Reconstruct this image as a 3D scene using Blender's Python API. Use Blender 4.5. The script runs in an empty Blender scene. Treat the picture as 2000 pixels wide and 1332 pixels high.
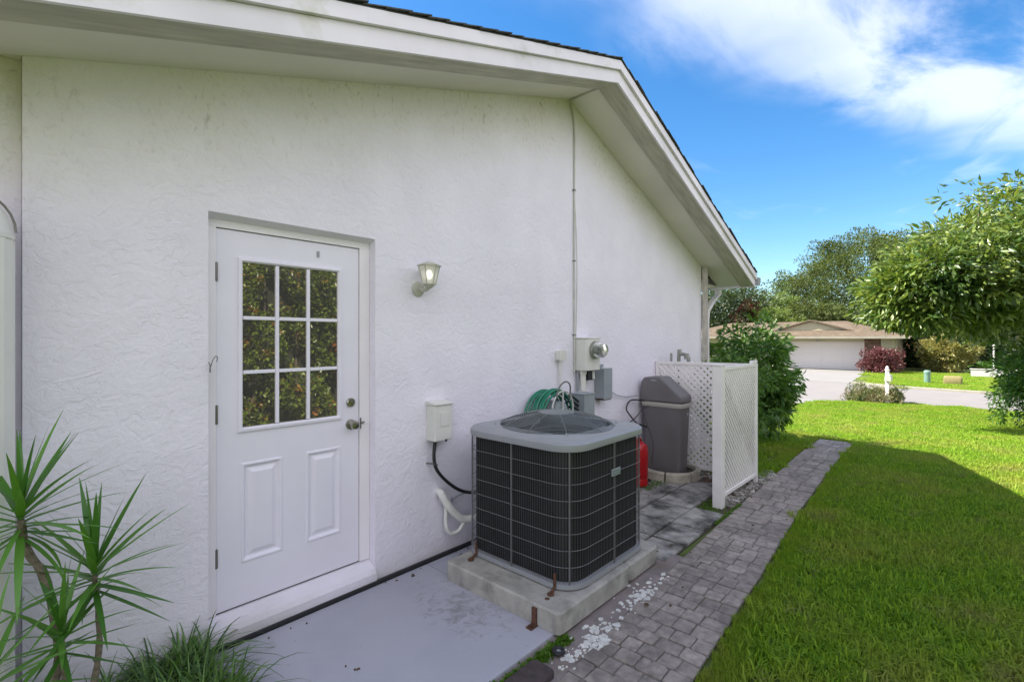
import bpy, math, random
import numpy as np
from mathutils import Vector
rng = np.random.default_rng(7); random.seed(7)
sc = bpy.context.scene
R = math.radians
PI = math.pi
# ------------------------------------------------------------------ camera, world, sun, exposure
CY, CH = -2.79, 1.59
cd = bpy.data.cameras.new("camera"); cam = bpy.data.objects.new("camera", cd)
sc.collection.objects.link(cam); sc.camera = cam
cam.location = (0, CY, CH); cam.rotation_euler = (R(90), 0, -math.atan2(0.741, 0.672))
cd.sensor_width = 36; cd.lens = 17.1; cd.shift_y = -0.0025; cd.clip_start = 0.05; cd.clip_end = 1500
SUN_DIR = Vector((1.10, -2.08, -2.65)).normalized()          # the way the light travels
w = bpy.data.worlds.new("World"); sc.world = w; w.use_nodes = True
nt = w.node_tree; nt.nodes.clear()
def N(t, ty, **kw):
    n = t.nodes.new(ty)
    for k, v in kw.items():
        if k == 'inp':
            for kk, vv in v.items(): n.inputs[kk].default_value = vv
        else: setattr(n, k, v)
    return n
out = N(nt, 'ShaderNodeOutputWorld'); bg = N(nt, 'ShaderNodeBackground'); bg.inputs[1].default_value = 0.115
sky = N(nt, 'ShaderNodeTexSky', sky_type='NISHITA', sun_disc=False)
sky.sun_elevation = math.asin(-SUN_DIR.z); sky.sun_rotation = math.atan2(-SUN_DIR.x, -SUN_DIR.y)
sky.air_density = 1.0; sky.dust_density = 0.25; sky.ozone_density = 2.5
hsv = N(nt, 'ShaderNodeHueSaturation', inp={'Saturation': 1.32, 'Value': 0.455})
tc = N(nt, 'ShaderNodeTexCoord'); sep = N(nt, 'ShaderNodeSeparateXYZ')
L = nt.links.new
L(tc.outputs['Generated'], sep.inputs[0])
zc = N(nt, 'ShaderNodeMath', operation='MAXIMUM'); L(sep.outputs[2], zc.inputs[0]); zc.inputs[1].default_value = 0.06
dx = N(nt, 'ShaderNodeMath', operation='DIVIDE'); L(sep.outputs[0], dx.inputs[0]); L(zc.outputs[0], dx.inputs[1])
dy = N(nt, 'ShaderNodeMath', operation='DIVIDE'); L(sep.outputs[1], dy.inputs[0]); L(zc.outputs[0], dy.inputs[1])
cp = N(nt, 'ShaderNodeCombineXYZ'); L(dx.outputs[0], cp.inputs[0]); L(dy.outputs[0], cp.inputs[1])
dot = N(nt, 'ShaderNodeVectorMath', operation='DOT_PRODUCT'); L(cp.outputs[0], dot.inputs[0]); dot.inputs[1].default_value = (0.38, 0.925, 0)
mp = N(nt, 'ShaderNodeMapping'); L(cp.outputs[0], mp.inputs[0]); mp.inputs['Rotation'].default_value = (0, 0, R(30)); mp.inputs['Scale'].default_value = (0.7, 1.6, 1); mp.inputs['Location'].default_value = (9.1, 0.3, 0)
n1 = N(nt, 'ShaderNodeTexNoise', inp={'Scale': 1.1, 'Detail': 12, 'Roughness': 0.60, 'Distortion': 0.7}); L(mp.outputs[0], n1.inputs[0])
n2 = N(nt, 'ShaderNodeTexNoise', inp={'Scale': 0.9, 'Detail': 4, 'Roughness': 0.5}); L(cp.outputs[0], n2.inputs[0])
# the bank of cirrus in view: its edge wobbles with the noise
wob = N(nt, 'ShaderNodeMath', operation='MULTIPLY_ADD'); L(n2.outputs[0], wob.inputs[0]); wob.inputs[1].default_value = 0.9; L(dot.outputs['Value'], wob.inputs[2])
mr = N(nt, 'ShaderNodeMapRange', interpolation_type='SMOOTHSTEP', inp={'From Min': 1.88, 'From Max': 1.42, 'To Min': 0.0, 'To Max': 1.0}); L(wob.outputs[0], mr.inputs[0])
mr2 = N(nt, 'ShaderNodeMapRange', interpolation_type='SMOOTHSTEP', inp={'From Min': 0.33, 'From Max': 0.60, 'To Min': 0.0, 'To Max': 1.0}); L(n1.outputs[0], mr2.inputs[0])
mu = N(nt, 'ShaderNodeMath', operation='MULTIPLY'); L(mr.outputs[0], mu.inputs[0]); L(mr2.outputs[0], mu.inputs[1])
mr3 = N(nt, 'ShaderNodeMapRange', interpolation_type='SMOOTHSTEP', inp={'From Min': 0.56, 'From Max': 0.85, 'To Min': 0.0, 'To Max': 0.45}); L(n1.outputs[0], mr3.inputs[0])
mx = N(nt, 'ShaderNodeMath', operation='MAXIMUM'); L(mu.outputs[0], mx.inputs[0]); L(mr3.outputs[0], mx.inputs[1])
far = N(nt, 'ShaderNodeMapRange', interpolation_type='SMOOTHSTEP', inp={'From Min': 0.95, 'From Max': -0.6, 'To Min': 0.0, 'To Max': 0.95}); L(wob.outputs[0], far.inputs[0])  # solid cloud beyond the view, added to brighten the shaded wall
thin = N(nt, 'ShaderNodeMath', operation='MULTIPLY'); L(mx.outputs[0], thin.inputs[0]); thin.inputs[1].default_value = .54
mxf = N(nt, 'ShaderNodeMath', operation='MAXIMUM'); L(thin.outputs[0], mxf.inputs[0]); L(far.outputs[0], mxf.inputs[1])
m85 = N(nt, 'ShaderNodeMath', operation='MULTIPLY'); L(mxf.outputs[0], m85.inputs[0]); m85.inputs[1].default_value = 0.97
mixc = N(nt, 'ShaderNodeMix', data_type='RGBA'); L(m85.outputs[0], mixc.inputs[0]); L(hsv.outputs[0], mixc.inputs[6]); mixc.inputs[7].default_value = (3.15, 3.15, 3.4, 1)
L(sky.outputs[0], hsv.inputs['Color']); L(mixc.outputs[2], bg.inputs[0]); L(bg.outputs[0], out.inputs[0])
sd = bpy.data.lights.new("sun", 'SUN'); sun = bpy.data.objects.new("sun", sd); sc.collection.objects.link(sun)
sd.energy = 2.95; sd.angle = R(0.5); sd.color = (1, 0.93, 0.80)
sun.rotation_euler = SUN_DIR.to_track_quat('-Z', 'Y').to_euler(); sun.location = (-8, 14, 20)
sc.view_settings.view_transform = 'Standard'; sc.view_settings.look = 'None'
sc.view_settings.gamma = 1; sc.view_settings.exposure = 2.2
sc.cycles.use_denoising = True
sc.cycles.max_bounces = 8; sc.cycles.transparent_max_bounces = 8; sc.cycles.sample_clamp_indirect = 6

# ------------------------------------------------------------------ helpers
C = sc.collection
def wloc(o):
    v = Vector((0, 0, 0))
    while o: v += o.location; o = o.parent
    return v
def tagp(o, label=None, cat=None, group=None, kind=None):
    if label: o['label'] = label
    if cat: o['category'] = cat
    if group: o['group'] = group
    if kind: o['kind'] = kind
    return o
def thing(name, loc, label, cat, group=None):
    o = bpy.data.objects.new(name, None); C.objects.link(o); o.location = loc; o.empty_display_size = 0.05
    return tagp(o, label, cat, group)
class MB:
    def __init__(s): s.v = []; s.f = []
    def add(s, vs, fs):
        b = len(s.v); s.v += [tuple(x) for x in vs]; s.f += [tuple(i + b for i in f) for f in fs]; return s
    def box(s, x0, x1, y0, y1, z0, z1):
        v = [(x0,y0,z0),(x1,y0,z0),(x1,y1,z0),(x0,y1,z0),(x0,y0,z1),(x1,y0,z1),(x1,y1,z1),(x0,y1,z1)]
        return s.add(v, [(0,3,2,1),(4,5,6,7),(0,1,5,4),(1,2,6,5),(2,3,7,6),(3,0,4,7)])
    def prism(s, poly, a0, a1, axis='z'):
        """poly of 2-D points swept between a0 and a1 along the axis"""
        n = len(poly)
        def P(p, a):
            return {'z': (p[0], p[1], a), 'y': (p[0], a, p[1]), 'x': (a, p[0], p[1])}[axis]
        v = [P(p, a0) for p in poly] + [P(p, a1) for p in poly]
        return s.add(v, [tuple(range(n))[::-1], tuple(range(n, 2*n))] + [(i, (i+1) % n, n+(i+1) % n, n+i) for i in range(n)])
    def loft(s, rings, cap=True):
        n = len(rings[0]); v = [p for r in rings for p in r]; f = []
        for k in range(len(rings)-1):
            for i in range(n):
                j = (i+1) % n; f.append((k*n+i, k*n+j, (k+1)*n+j, (k+1)*n+i))
        if cap: f += [tuple(range(n))[::-1], tuple(range((len(rings)-1)*n, len(rings)*n))]
        return s.add(v, f)
    def tube(s, pts, r, n=8, closed=False, cap=True):
        pts = [Vector(p) for p in pts]; m = len(pts); rr = r if isinstance(r, (list, tuple)) else [r]*m
        rings = []; up = Vector((0.13, 0.27, 0.95)).normalized(); prev = None
        for i, p in enumerate(pts):
            if closed: t = pts[(i+1) % m] - pts[i-1]
            else: t = pts[min(i+1, m-1)] - pts[max(i-1, 0)]
            t.normalize()
            a = prev if prev is not None else (up if abs(t.dot(up)) < 0.95 else Vector((1, 0, 0)))
            a = (a - t*a.dot(t)); a.normalize(); prev = a; b = t.cross(a)
            rings.append([tuple(p + (a*math.cos(2*PI*k/n) + b*math.sin(2*PI*k/n))*rr[i]) for k in range(n)])
        if closed:
            rings.append(rings[0]); return s.loft(rings, False)
        return s.loft(rings, cap)
    def lathe(s, prof, c, axis='z', n=24):
        rings = []
        for r, h in prof:
            r = max(r, 0.0004); ring = []
            for k in range(n):
                a = 2*PI*k/n; ca, sa = r*math.cos(a), r*math.sin(a)
                ring.append({'z': (c[0]+ca, c[1]+sa, c[2]+h), 'y': (c[0]+ca, c[1]+h, c[2]-sa), 'x': (c[0]+h, c[1]+ca, c[2]+sa)}[axis])
            rings.append(ring)
        return s.loft(rings)
    def sphere(s, c, r, n=14, m=8, sx=1, sy=1, sz=1):
        rings = []
        for i in range(m+1):
            a = -PI/2 + PI*i/m
            rings.append([(c[0]+sx*max(r*math.cos(a),1e-4)*math.cos(2*PI*k/n), c[1]+sy*max(r*math.cos(a),1e-4)*math.sin(2*PI*k/n), c[2]+sz*r*math.sin(a)) for k in range(n)])
        return s.loft(rings)
    def build(s, name, mat, parent=None, smooth=False, bevel=0, kind=None, label=None):
        me = bpy.data.meshes.new(name)
        o0 = wloc(parent) if parent else Vector((0, 0, 0))
        me.from_pydata([(x-o0.x, y-o0.y, z-o0.z) for x, y, z in s.v], [], s.f)
        if mat: me.materials.append(mat)
        if smooth:
            me.polygons.foreach_set('use_smooth', [True]*len(me.polygons)); me.set_sharp_from_angle(angle=R(38))
        o = bpy.data.objects.new(name, me); C.objects.link(o)
        if parent: o.parent = parent
        if bevel:
            b = o.modifiers.new('bevel', 'BEVEL'); b.width = bevel; b.segments = 2; b.limit_method = 'ANGLE'; b.angle_limit = R(40)
        if kind: o['kind'] = kind
        if label: o['label'] = label
        return o
def Box(name, mat, b, parent=None, bevel=0, **k): return MB().box(*b).build(name, mat, parent, bevel=bevel, **k)
def bez(pts, n=24):
    """Catmull-Rom through the points"""
    P = [Vector(p) for p in pts]; P = [2*P[0]-P[1]] + P + [2*P[-1]-P[-2]]; o = []
    seg = len(P)-3
    for s_ in range(seg):
        a, b, c, d = P[s_:s_+4]
        m = max(2, n//seg)
        for k in range(m + (s_ == seg-1)):
            t = k/m
            o.append(0.5*((2*b)+(c-a)*t+(2*a-5*b+4*c-d)*t*t+(3*b-a-3*c+d)*t**3))
    return o
def mesh_np(name, V, F, mat, parent=None, var=None, smooth=False, kind=None, link=True):
    """V (n,3) world coords, F (m,k) with k 3 or 4, var per-face float attribute"""
    me = bpy.data.meshes.new(name); o0 = wloc(parent) if parent else Vector((0, 0, 0))
    V = np.asarray(V, dtype=np.float32) - np.array(o0, dtype=np.float32)
    k = F.shape[1]; me.vertices.add(len(V)); me.vertices.foreach_set('co', V.ravel())
    me.loops.add(F.size); me.loops.foreach_set('vertex_index', F.ravel().astype(np.int32))
    me.polygons.add(len(F)); me.polygons.foreach_set('loop_start', (np.arange(len(F))*k).astype(np.int32))
    me.update(calc_edges=True)
    if var is not None:
        a = me.attributes.new('var', 'FLOAT', 'FACE'); a.data.foreach_set('value', np.asarray(var, dtype=np.float32))
    if smooth: me.polygons.foreach_set('use_smooth', [True]*len(F))
    me.materials.append(mat)
    o = bpy.data.objects.new(name, me)
    if link: C.objects.link(o)
    if parent: o.parent = parent
    if kind: o['kind'] = kind
    return o

# ------------------------------------------------------------------ materials
def newmat(name):
    m = bpy.data.materials.new(name); m.use_nodes = True
    t = m.node_tree; b = t.nodes['Principled BSDF']; return m, t, b
def c4(c): return (c[0], c[1], c[2], 1)
def mat(name, col, rough=0.6, metal=0, var=0.0, vs=8, bump=0.0, bs=60, col2=None, c2s=3.0, c2lo=0.5, c2hi=0.7, spec=0.5, obj=0.0, dist=0.01, stretch=None, detail=4):
    """base colour broken by noise, an optional second colour in patches, fine bump; position based"""
    m, t, b = newmat(name); l = t.links.new
    b.inputs['Roughness'].default_value = rough; b.inputs['Metallic'].default_value = metal
    b.inputs['Specular IOR Level'].default_value = spec
    g = N(t, 'ShaderNodeNewGeometry'); src = g.outputs['Position']
    if stretch:
        mm = N(t, 'ShaderNodeMapping'); mm.inputs['Scale'].default_value = stretch; l(src, mm.inputs[0]); src = mm.outputs[0]
    cur = None
    rgb = N(t, 'ShaderNodeRGB'); rgb.outputs[0].default_value = c4(col); cur = rgb.outputs[0]
    if col2 is not None:
        n = N(t, 'ShaderNodeTexNoise', inp={'Scale': c2s, 'Detail': 6, 'Roughness': 0.6}); l(src, n.inputs[0])
        r = N(t, 'ShaderNodeMapRange', inp={'From Min': c2lo, 'From Max': c2hi}); l(n.outputs[0], r.inputs[0])
        x = N(t, 'ShaderNodeMix', data_type='RGBA'); l(r.outputs[0], x.inputs[0]); l(cur, x.inputs[6]); x.inputs[7].default_value = c4(col2); cur = x.outputs[2]
    if var or obj:
        n = N(t, 'ShaderNodeTexNoise', inp={'Scale': vs, 'Detail': detail}); l(src, n.inputs[0])
        r = N(t, 'ShaderNodeMapRange', inp={'From Min': 0.3, 'From Max': 0.7, 'To Min': 1-var, 'To Max': 1+var}); l(n.outputs[0], r.inputs[0])
        val = r.outputs[0]
        if obj:
            oi = N(t, 'ShaderNodeObjectInfo'); r2 = N(t, 'ShaderNodeMapRange', inp={'To Min': 1-obj, 'To Max': 1+obj}); l(oi.outputs['Random'], r2.inputs[0])
            q = N(t, 'ShaderNodeMath', operation='MULTIPLY'); l(val, q.inputs[0]); l(r2.outputs[0], q.inputs[1]); val = q.outputs[0]
        x = N(t, 'ShaderNodeVectorMath', operation='SCALE'); l(cur, x.inputs[0]); l(val, x.inputs['Scale']); cur = x.outputs[0]
    l(cur, b.inputs['Base Color'])
    if bump:
        n = N(t, 'ShaderNodeTexNoise', inp={'Scale': bs, 'Detail': 5, 'Roughness': 0.6}); l(src, n.inputs[0])
        bu = N(t, 'ShaderNodeBump', inp={'Strength': bump, 'Distance': dist}); l(n.outputs[0], bu.inputs['Height']); l(bu.outputs[0], b.inputs['Normal'])
    return m
def leafmat(name, c_a, c_b, c_c=None, patch=0.8, rough=0.42, trans=0.35, plo=0.55, phi=0.7):
    """leaf colours: c_a to c_b by each leaf's own number, c_c in patches"""
    m, t, b = newmat(name); l = t.links.new
    at = N(t, 'ShaderNodeAttribute', attribute_name='var')
    x = N(t, 'ShaderNodeMix', data_type='RGBA'); l(at.outputs['Fac'], x.inputs[0]); x.inputs[6].default_value = c4(c_a); x.inputs[7].default_value = c4(c_b); cur = x.outputs[2]
    if c_c is not None:
        g = N(t, 'ShaderNodeNewGeometry'); n = N(t, 'ShaderNodeTexNoise', inp={'Scale': patch, 'Detail': 3}); l(g.outputs['Position'], n.inputs[0])
        r = N(t, 'ShaderNodeMapRange', inp={'From Min': plo, 'From Max': phi, 'To Max': 0.85}); l(n.outputs[0], r.inputs[0])
        y = N(t, 'ShaderNodeMix', data_type='RGBA'); l(r.outputs[0], y.inputs[0]); l(cur, y.inputs[6]); y.inputs[7].default_value = c4(c_c); cur = y.outputs[2]
    l(cur, b.inputs['Base Color']); b.inputs['Roughness'].default_value = rough
    tr = N(t, 'ShaderNodeBsdfTranslucent'); hs = N(t, 'ShaderNodeHueSaturation', inp={'Hue': 0.485, 'Saturation': 1.1, 'Value': 1.5}); l(cur, hs.inputs['Color']); l(hs.outputs[0], tr.inputs[0])
    ms = N(t, 'ShaderNodeMixShader'); ms.inputs[0].default_value = trans
    o = t.nodes['Material Output']; l(b.outputs[0], ms.inputs[1]); l(tr.outputs[0], ms.inputs[2]); l(ms.outputs[0], o.inputs['Surface'])
    return m

# painted stucco with skip-trowel relief and mildew specks near the soffit
def stucco():
    m, t, b = newmat('painted_stucco'); l = t.links.new
    b.inputs['Roughness'].default_value = 0.75
    g = N(t, 'ShaderNodeNewGeometry'); P = g.outputs['Position']
    s = N(t, 'ShaderNodeSeparateXYZ'); l(P, s.inputs[0])
    # distance below the roof line (rain never washes here; masks mildew and painted bounce)
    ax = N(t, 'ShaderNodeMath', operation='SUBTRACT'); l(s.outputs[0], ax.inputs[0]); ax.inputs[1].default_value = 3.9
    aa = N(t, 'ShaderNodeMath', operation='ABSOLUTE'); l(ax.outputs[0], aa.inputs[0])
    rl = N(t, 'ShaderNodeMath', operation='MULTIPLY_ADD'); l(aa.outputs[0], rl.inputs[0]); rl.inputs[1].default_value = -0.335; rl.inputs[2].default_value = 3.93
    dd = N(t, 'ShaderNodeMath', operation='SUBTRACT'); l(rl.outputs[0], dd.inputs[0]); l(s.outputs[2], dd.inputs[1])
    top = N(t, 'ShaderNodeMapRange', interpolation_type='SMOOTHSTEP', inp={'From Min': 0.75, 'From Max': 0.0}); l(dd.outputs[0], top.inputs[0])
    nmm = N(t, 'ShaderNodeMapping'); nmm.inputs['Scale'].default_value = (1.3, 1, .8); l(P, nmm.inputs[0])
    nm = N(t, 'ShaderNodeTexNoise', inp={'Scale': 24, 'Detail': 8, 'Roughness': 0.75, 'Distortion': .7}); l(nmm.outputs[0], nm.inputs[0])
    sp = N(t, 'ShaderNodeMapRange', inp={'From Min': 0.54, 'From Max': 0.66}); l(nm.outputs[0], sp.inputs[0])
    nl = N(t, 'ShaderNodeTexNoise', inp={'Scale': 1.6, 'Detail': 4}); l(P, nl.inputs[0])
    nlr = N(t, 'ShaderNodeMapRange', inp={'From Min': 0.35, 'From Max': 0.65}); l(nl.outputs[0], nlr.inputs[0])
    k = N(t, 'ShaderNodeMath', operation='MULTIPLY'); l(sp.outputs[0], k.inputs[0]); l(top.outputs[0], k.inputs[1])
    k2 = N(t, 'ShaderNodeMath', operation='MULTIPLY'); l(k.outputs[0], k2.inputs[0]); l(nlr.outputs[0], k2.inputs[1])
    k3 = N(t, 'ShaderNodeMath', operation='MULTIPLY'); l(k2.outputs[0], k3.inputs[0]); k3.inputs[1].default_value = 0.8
    # patchy dirt film, with yellow grass bounce painted in under the eave
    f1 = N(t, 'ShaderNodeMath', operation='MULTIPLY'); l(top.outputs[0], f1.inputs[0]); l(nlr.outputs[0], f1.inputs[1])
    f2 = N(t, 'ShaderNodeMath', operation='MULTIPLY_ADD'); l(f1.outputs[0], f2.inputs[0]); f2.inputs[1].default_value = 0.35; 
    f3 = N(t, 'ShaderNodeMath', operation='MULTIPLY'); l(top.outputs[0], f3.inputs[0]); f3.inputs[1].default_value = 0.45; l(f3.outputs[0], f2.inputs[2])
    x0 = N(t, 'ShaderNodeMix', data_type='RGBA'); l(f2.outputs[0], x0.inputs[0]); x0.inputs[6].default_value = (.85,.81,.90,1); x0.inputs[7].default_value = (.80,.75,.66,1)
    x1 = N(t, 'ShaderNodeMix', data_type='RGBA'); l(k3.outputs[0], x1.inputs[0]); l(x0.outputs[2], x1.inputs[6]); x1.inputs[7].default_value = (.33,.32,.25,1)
    lo = N(t, 'ShaderNodeMapRange', interpolation_type='SMOOTHSTEP', inp={'From Min': .22, 'From Max': .0, 'To Max': .6}); l(s.outputs[2], lo.inputs[0])
    lk = N(t, 'ShaderNodeMath', operation='MULTIPLY'); l(lo.outputs[0], lk.inputs[0]); l(nlr.outputs[0], lk.inputs[1])
    xs_ = N(t, 'ShaderNodeMix', data_type='RGBA'); l(lk.outputs[0], xs_.inputs[0]); l(x1.outputs[2], xs_.inputs[6]); xs_.inputs[7].default_value = (.48,.45,.40,1); x1 = xs_
    nb = N(t, 'ShaderNodeTexNoise', inp={'Scale': 2.3, 'Detail': 3}); l(P, nb.inputs[0])
    nbr = N(t, 'ShaderNodeMapRange', inp={'From Min': .3, 'From Max': .7, 'To Min': .95, 'To Max': 1.03}); l(nb.outputs[0], nbr.inputs[0])
    x2 = N(t, 'ShaderNodeVectorMath', operation='SCALE'); l(x1.outputs[2], x2.inputs[0]); l(nbr.outputs[0], x2.inputs['Scale'])
    l(x2.outputs[0], b.inputs['Base Color'])
    # relief: trowel ridges + sand; ridges come in patches
    mpn = N(t, 'ShaderNodeMapping'); mpn.inputs['Scale'].default_value = (1, 1, 1.25); l(P, mpn.inputs[0])
    r1 = N(t, 'ShaderNodeTexNoise', inp={'Scale': 11, 'Detail': 3, 'Roughness': 0.55, 'Distortion': 1.6}); l(mpn.outputs[0], r1.inputs[0])
    rs = N(t, 'ShaderNodeMath', operation='SUBTRACT'); l(r1.outputs[0], rs.inputs[0]); rs.inputs[1].default_value = 0.5
    ra = N(t, 'ShaderNodeMath', operation='ABSOLUTE'); l(rs.outputs[0], ra.inputs[0])
    rr = N(t, 'ShaderNodeMapRange', interpolation_type='SMOOTHSTEP', inp={'From Min': 0.0, 'From Max': 0.045, 'To Min': 1, 'To Max': 0}); l(ra.outputs[0], rr.inputs[0])
    rm = N(t, 'ShaderNodeTexNoise', inp={'Scale': 4.2, 'Detail': 3}); l(P, rm.inputs[0])
    rmr = N(t, 'ShaderNodeMapRange', inp={'From Min': 0.42, 'From Max': 0.62}); l(rm.outputs[0], rmr.inputs[0])
    rp = N(t, 'ShaderNodeMath', operation='MULTIPLY'); l(rr.outputs[0], rp.inputs[0]); l(rmr.outputs[0], rp.inputs[1])
    r2 = N(t, 'ShaderNodeTexNoise', inp={'Scale': 28, 'Detail': 6, 'Roughness': 0.65, 'Distortion': 0.6}); l(P, r2.inputs[0])
    h = N(t, 'ShaderNodeMath', operation='MULTIPLY_ADD'); l(r2.outputs[0], h.inputs[0]); h.inputs[1].default_value = 0.9; 
    h0 = N(t, 'ShaderNodeMath', operation='MULTIPLY'); l(rp.outputs[0], h0.inputs[0]); h0.inputs[1].default_value = 0.28; l(h0.outputs[0], h.inputs[2])
    hb = N(t, 'ShaderNodeMath', operation='MULTIPLY_ADD'); l(r1.outputs[0], hb.inputs[0]); hb.inputs[1].default_value = 1.6; l(h.outputs[0], hb.inputs[2])
    bu = N(t, 'ShaderNodeBump', inp={'Strength': 0.7, 'Distance': 0.006}); l(hb.outputs[0], bu.inputs['Height']); l(bu.outputs[0], b.inputs['Normal'])
    return m
M = {}
M['stucco'] = stucco()
M['white'] = mat('white_paint', (.85,.81,.84), .45, var=.03, vs=5)
M['doorw'] = mat('white_door_paint', (.82,.79,.88), .38, var=.025, vs=4, bump=.05, bs=14)
M['soffit'] = mat('soffit_paint', (.78,.73,.69), .7, var=.06, vs=1.4)
M['trim'] = mat('shaded_dirty_trim', (.50,.465,.40), .6, var=.2, vs=3, stretch=(.6, 8, 3))  # rake underside: shade and grass bounce put into the colour, with dirt
M['fascia'] = mat('fascia_paint', (.80,.75,.80), .5, var=.07, vs=2.5, col2=(.58,.56,.47), c2s=4, c2lo=.58, c2hi=.8)
M['shingle'] = mat('asphalt_shingle', (.07,.068,.066), .9, var=.4, vs=60, obj=.3)
M['gutter'] = mat('gutter_metal', (.30,.315,.34), .4, var=.08)
M['slab'] = mat('painted_concrete', (.40,.40,.46), .55, var=.05, vs=1.3, bump=.12, bs=140, col2=(.36,.36,.43), c2s=2.2, c2lo=.5, c2hi=.75)
M['black'] = mat('black_rubber', (.018,.018,.02), .5, var=.2)
M['pad'] = mat('raw_concrete', (.38,.365,.335), .85, var=.2, vs=9, bump=.5, bs=90, col2=(.17,.165,.145), c2s=6, c2lo=.50, c2hi=.74, detail=8)
M['tile'] = mat('concrete_tile', (.33,.315,.295), .85, var=.25, vs=9, bump=.3, bs=120, col2=(.06,.06,.055), c2s=3.6, c2lo=.44, c2hi=.62, obj=.12)
M['paver'] = mat('worn_paver', (.31,.265,.24), .85, var=.28, vs=22, bump=.7, bs=70, col2=(.205,.178,.16), c2s=2.6, c2lo=.42, c2hi=.68, obj=.15, detail=8)
M['mortar'] = mat('sand_joint', (.19,.17,.155), .95, var=.3, vs=18, bump=.6, bs=90, col2=(.10,.10,.06), c2s=5)
M['mortar2'] = mat('old_mortar', (.24,.20,.195), .9, var=.25, vs=12, bump=.6, bs=60, col2=(.16,.13,.11), c2s=6, detail=8)
M['flake'] = mat('white_flakes', (.62,.61,.58), .85, var=.25, vs=40)
M['soil'] = mat('soil', (.06,.045,.03), .95, var=.4, vs=20, bump=.8, bs=50)
M['turf'] = mat('turf_soil', (.08,.11,.02), .95, var=.35, vs=3, bump=.6, bs=40, col2=(.09,.115,.03), c2s=.7)
M['acgrey'] = mat('light_grey_enamel', (.29,.30,.32), .38, var=.05, vs=6)
M['acwire'] = mat('grey_wire', (.17,.172,.175), .4, metal=.3)
M['accoil'] = mat('dark_coil', (.022,.022,.024), .55, var=.5, vs=9, stretch=(1,1,.25))
M['acdark'] = mat('dark_housing', (.022,.022,.025), .5)
M['dome'] = mat('dome_wire', (.17,.19,.195), .35, metal=.2)
M['steel'] = mat('satin_nickel', (.42,.40,.36), .28, metal=1)
M['hinge'] = mat('hinge_metal', (.22,.21,.19), .4, metal=.8, var=.2)
M['rust'] = mat('rusty_iron', (.10,.045,.025), .85, var=.5, vs=60, bump=.6)
M['boxw'] = mat('cream_enclosure', (.70,.69,.645), .5, var=.05, vs=6)
M['boxg'] = mat('grey_enclosure', (.29,.32,.345), .45, var=.08, vs=7)
M['meter'] = mat('meter_ring', (.30,.31,.28), .35, metal=.5)
M['hose'] = mat('green_hose', (.015,.20,.115), .35, var=.15)
M['wirewhite'] = mat('white_reel_frame', (.55,.55,.52), .4)
M['pvc'] = mat('white_pipe_wrap', (.72,.71,.67), .6, var=.12, vs=14, bump=.4, bs=30)
M['cable'] = mat('painted_cable', (.55,.54,.48), .6, var=.15)
M['lattice'] = mat('lattice_vinyl', (.84,.80,.79), .5, var=.06, vs=4)
M['cabinet'] = mat('grey_plastic', (.15,.14,.143), .5, var=.08, vs=4, bump=.05, bs=200)
M['band'] = mat('beige_band', (.40,.37,.33), .5)
M['ring'] = mat('cream_concrete', (.46,.42,.34), .85, var=.25, vs=10, bump=.4, bs=60, col2=(.20,.17,.12), c2s=8, c2lo=.55, c2hi=.75)
M['red'] = mat('red_plastic', (.42,.006,.012), .3, var=.1)
M['tank'] = mat('white_tank', (.80,.78,.74), .45, var=.05, vs=5)
M['bulb'] = None
M['bark'] = mat('pale_bark', (.20,.165,.12), .9, var=.35, vs=30, bump=.7, bs=70, stretch=(1,1,2.5))
M['darkbark'] = mat('dark_bark', (.055,.045,.035), .9, var=.35, vs=6, bump=.5, bs=20)
M['road'] = mat('pale_road', (.20,.187,.187), .85, var=.06, vs=1.4, bump=.2, bs=60)
M['drive'] = mat('pale_driveway', (.215,.207,.205), .8, var=.05, vs=.8, bump=.15, bs=60)
M['kerbm'] = mat('kerb_concrete', (.28,.26,.21), .85, var=.1, vs=3)
M['nwall'] = mat('cream_siding', (.42,.38,.26), .7, var=.04, vs=1)
M['garage'] = mat('garage_paint', (.66,.60,.59), .55, var=.02)
M['brickn'] = mat('brown_brick', (.15,.09,.055), .85, var=.3, vs=6, obj=.35)
M['nroof'] = mat('tan_shingles', (.125,.093,.064), .9, var=.3, vs=5, detail=9, col2=(.165,.128,.09), c2s=1.2, stretch=(1,1,4))
M['orange'] = mat('terracotta_roof', (.45,.20,.10), .8, var=.15)
M['pedestal'] = mat('green_pedestal', (.15,.25,.20), .5, var=.06)
M['straw'] = mat('straw', (.24,.20,.085), .95, var=.4, vs=14, bump=.8, bs=50, stretch=(1,4,4))
M['wallw'] = mat('whitewashed_block', (.5,.48,.46), .8, var=.08)
def glassmat():
    m, t, b = newmat('dark_reflective_glass')
    b.inputs['Base Color'].default_value = (.55,.52,.46,1); b.inputs['Metallic'].default_value = 0.9; b.inputs['Roughness'].default_value = 0.015
    return m
M['glass'] = glassmat()
def clearglass():
    m, t, b = newmat('frosted_lamp_glass')
    b.inputs['Base Color'].default_value = (.85,.85,.8,1); b.inputs['Roughness'].default_value = .35
    b.inputs['Transmission Weight'].default_value = .45; return m
M['lampglass'] = clearglass()
def emis(name, col, s):
    m, t, b = newmat(name); b.inputs['Base Color'].default_value = c4(col); b.inputs['Emission Color'].default_value = c4(col); b.inputs['Emission Strength'].default_value = s; return m
M['bulb'] = emis('lit_bulb', (1, .96, .86), 1.6)
def meterglass():
    m, t, b = newmat('meter_glass'); b.inputs['Base Color'].default_value = (.6,.64,.58,1); b.inputs['Roughness'].default_value = .18
    b.inputs['Transmission Weight'].default_value = .8; b.inputs['IOR'].default_value = 1.45; return m
M['mglass'] = meterglass()
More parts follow.
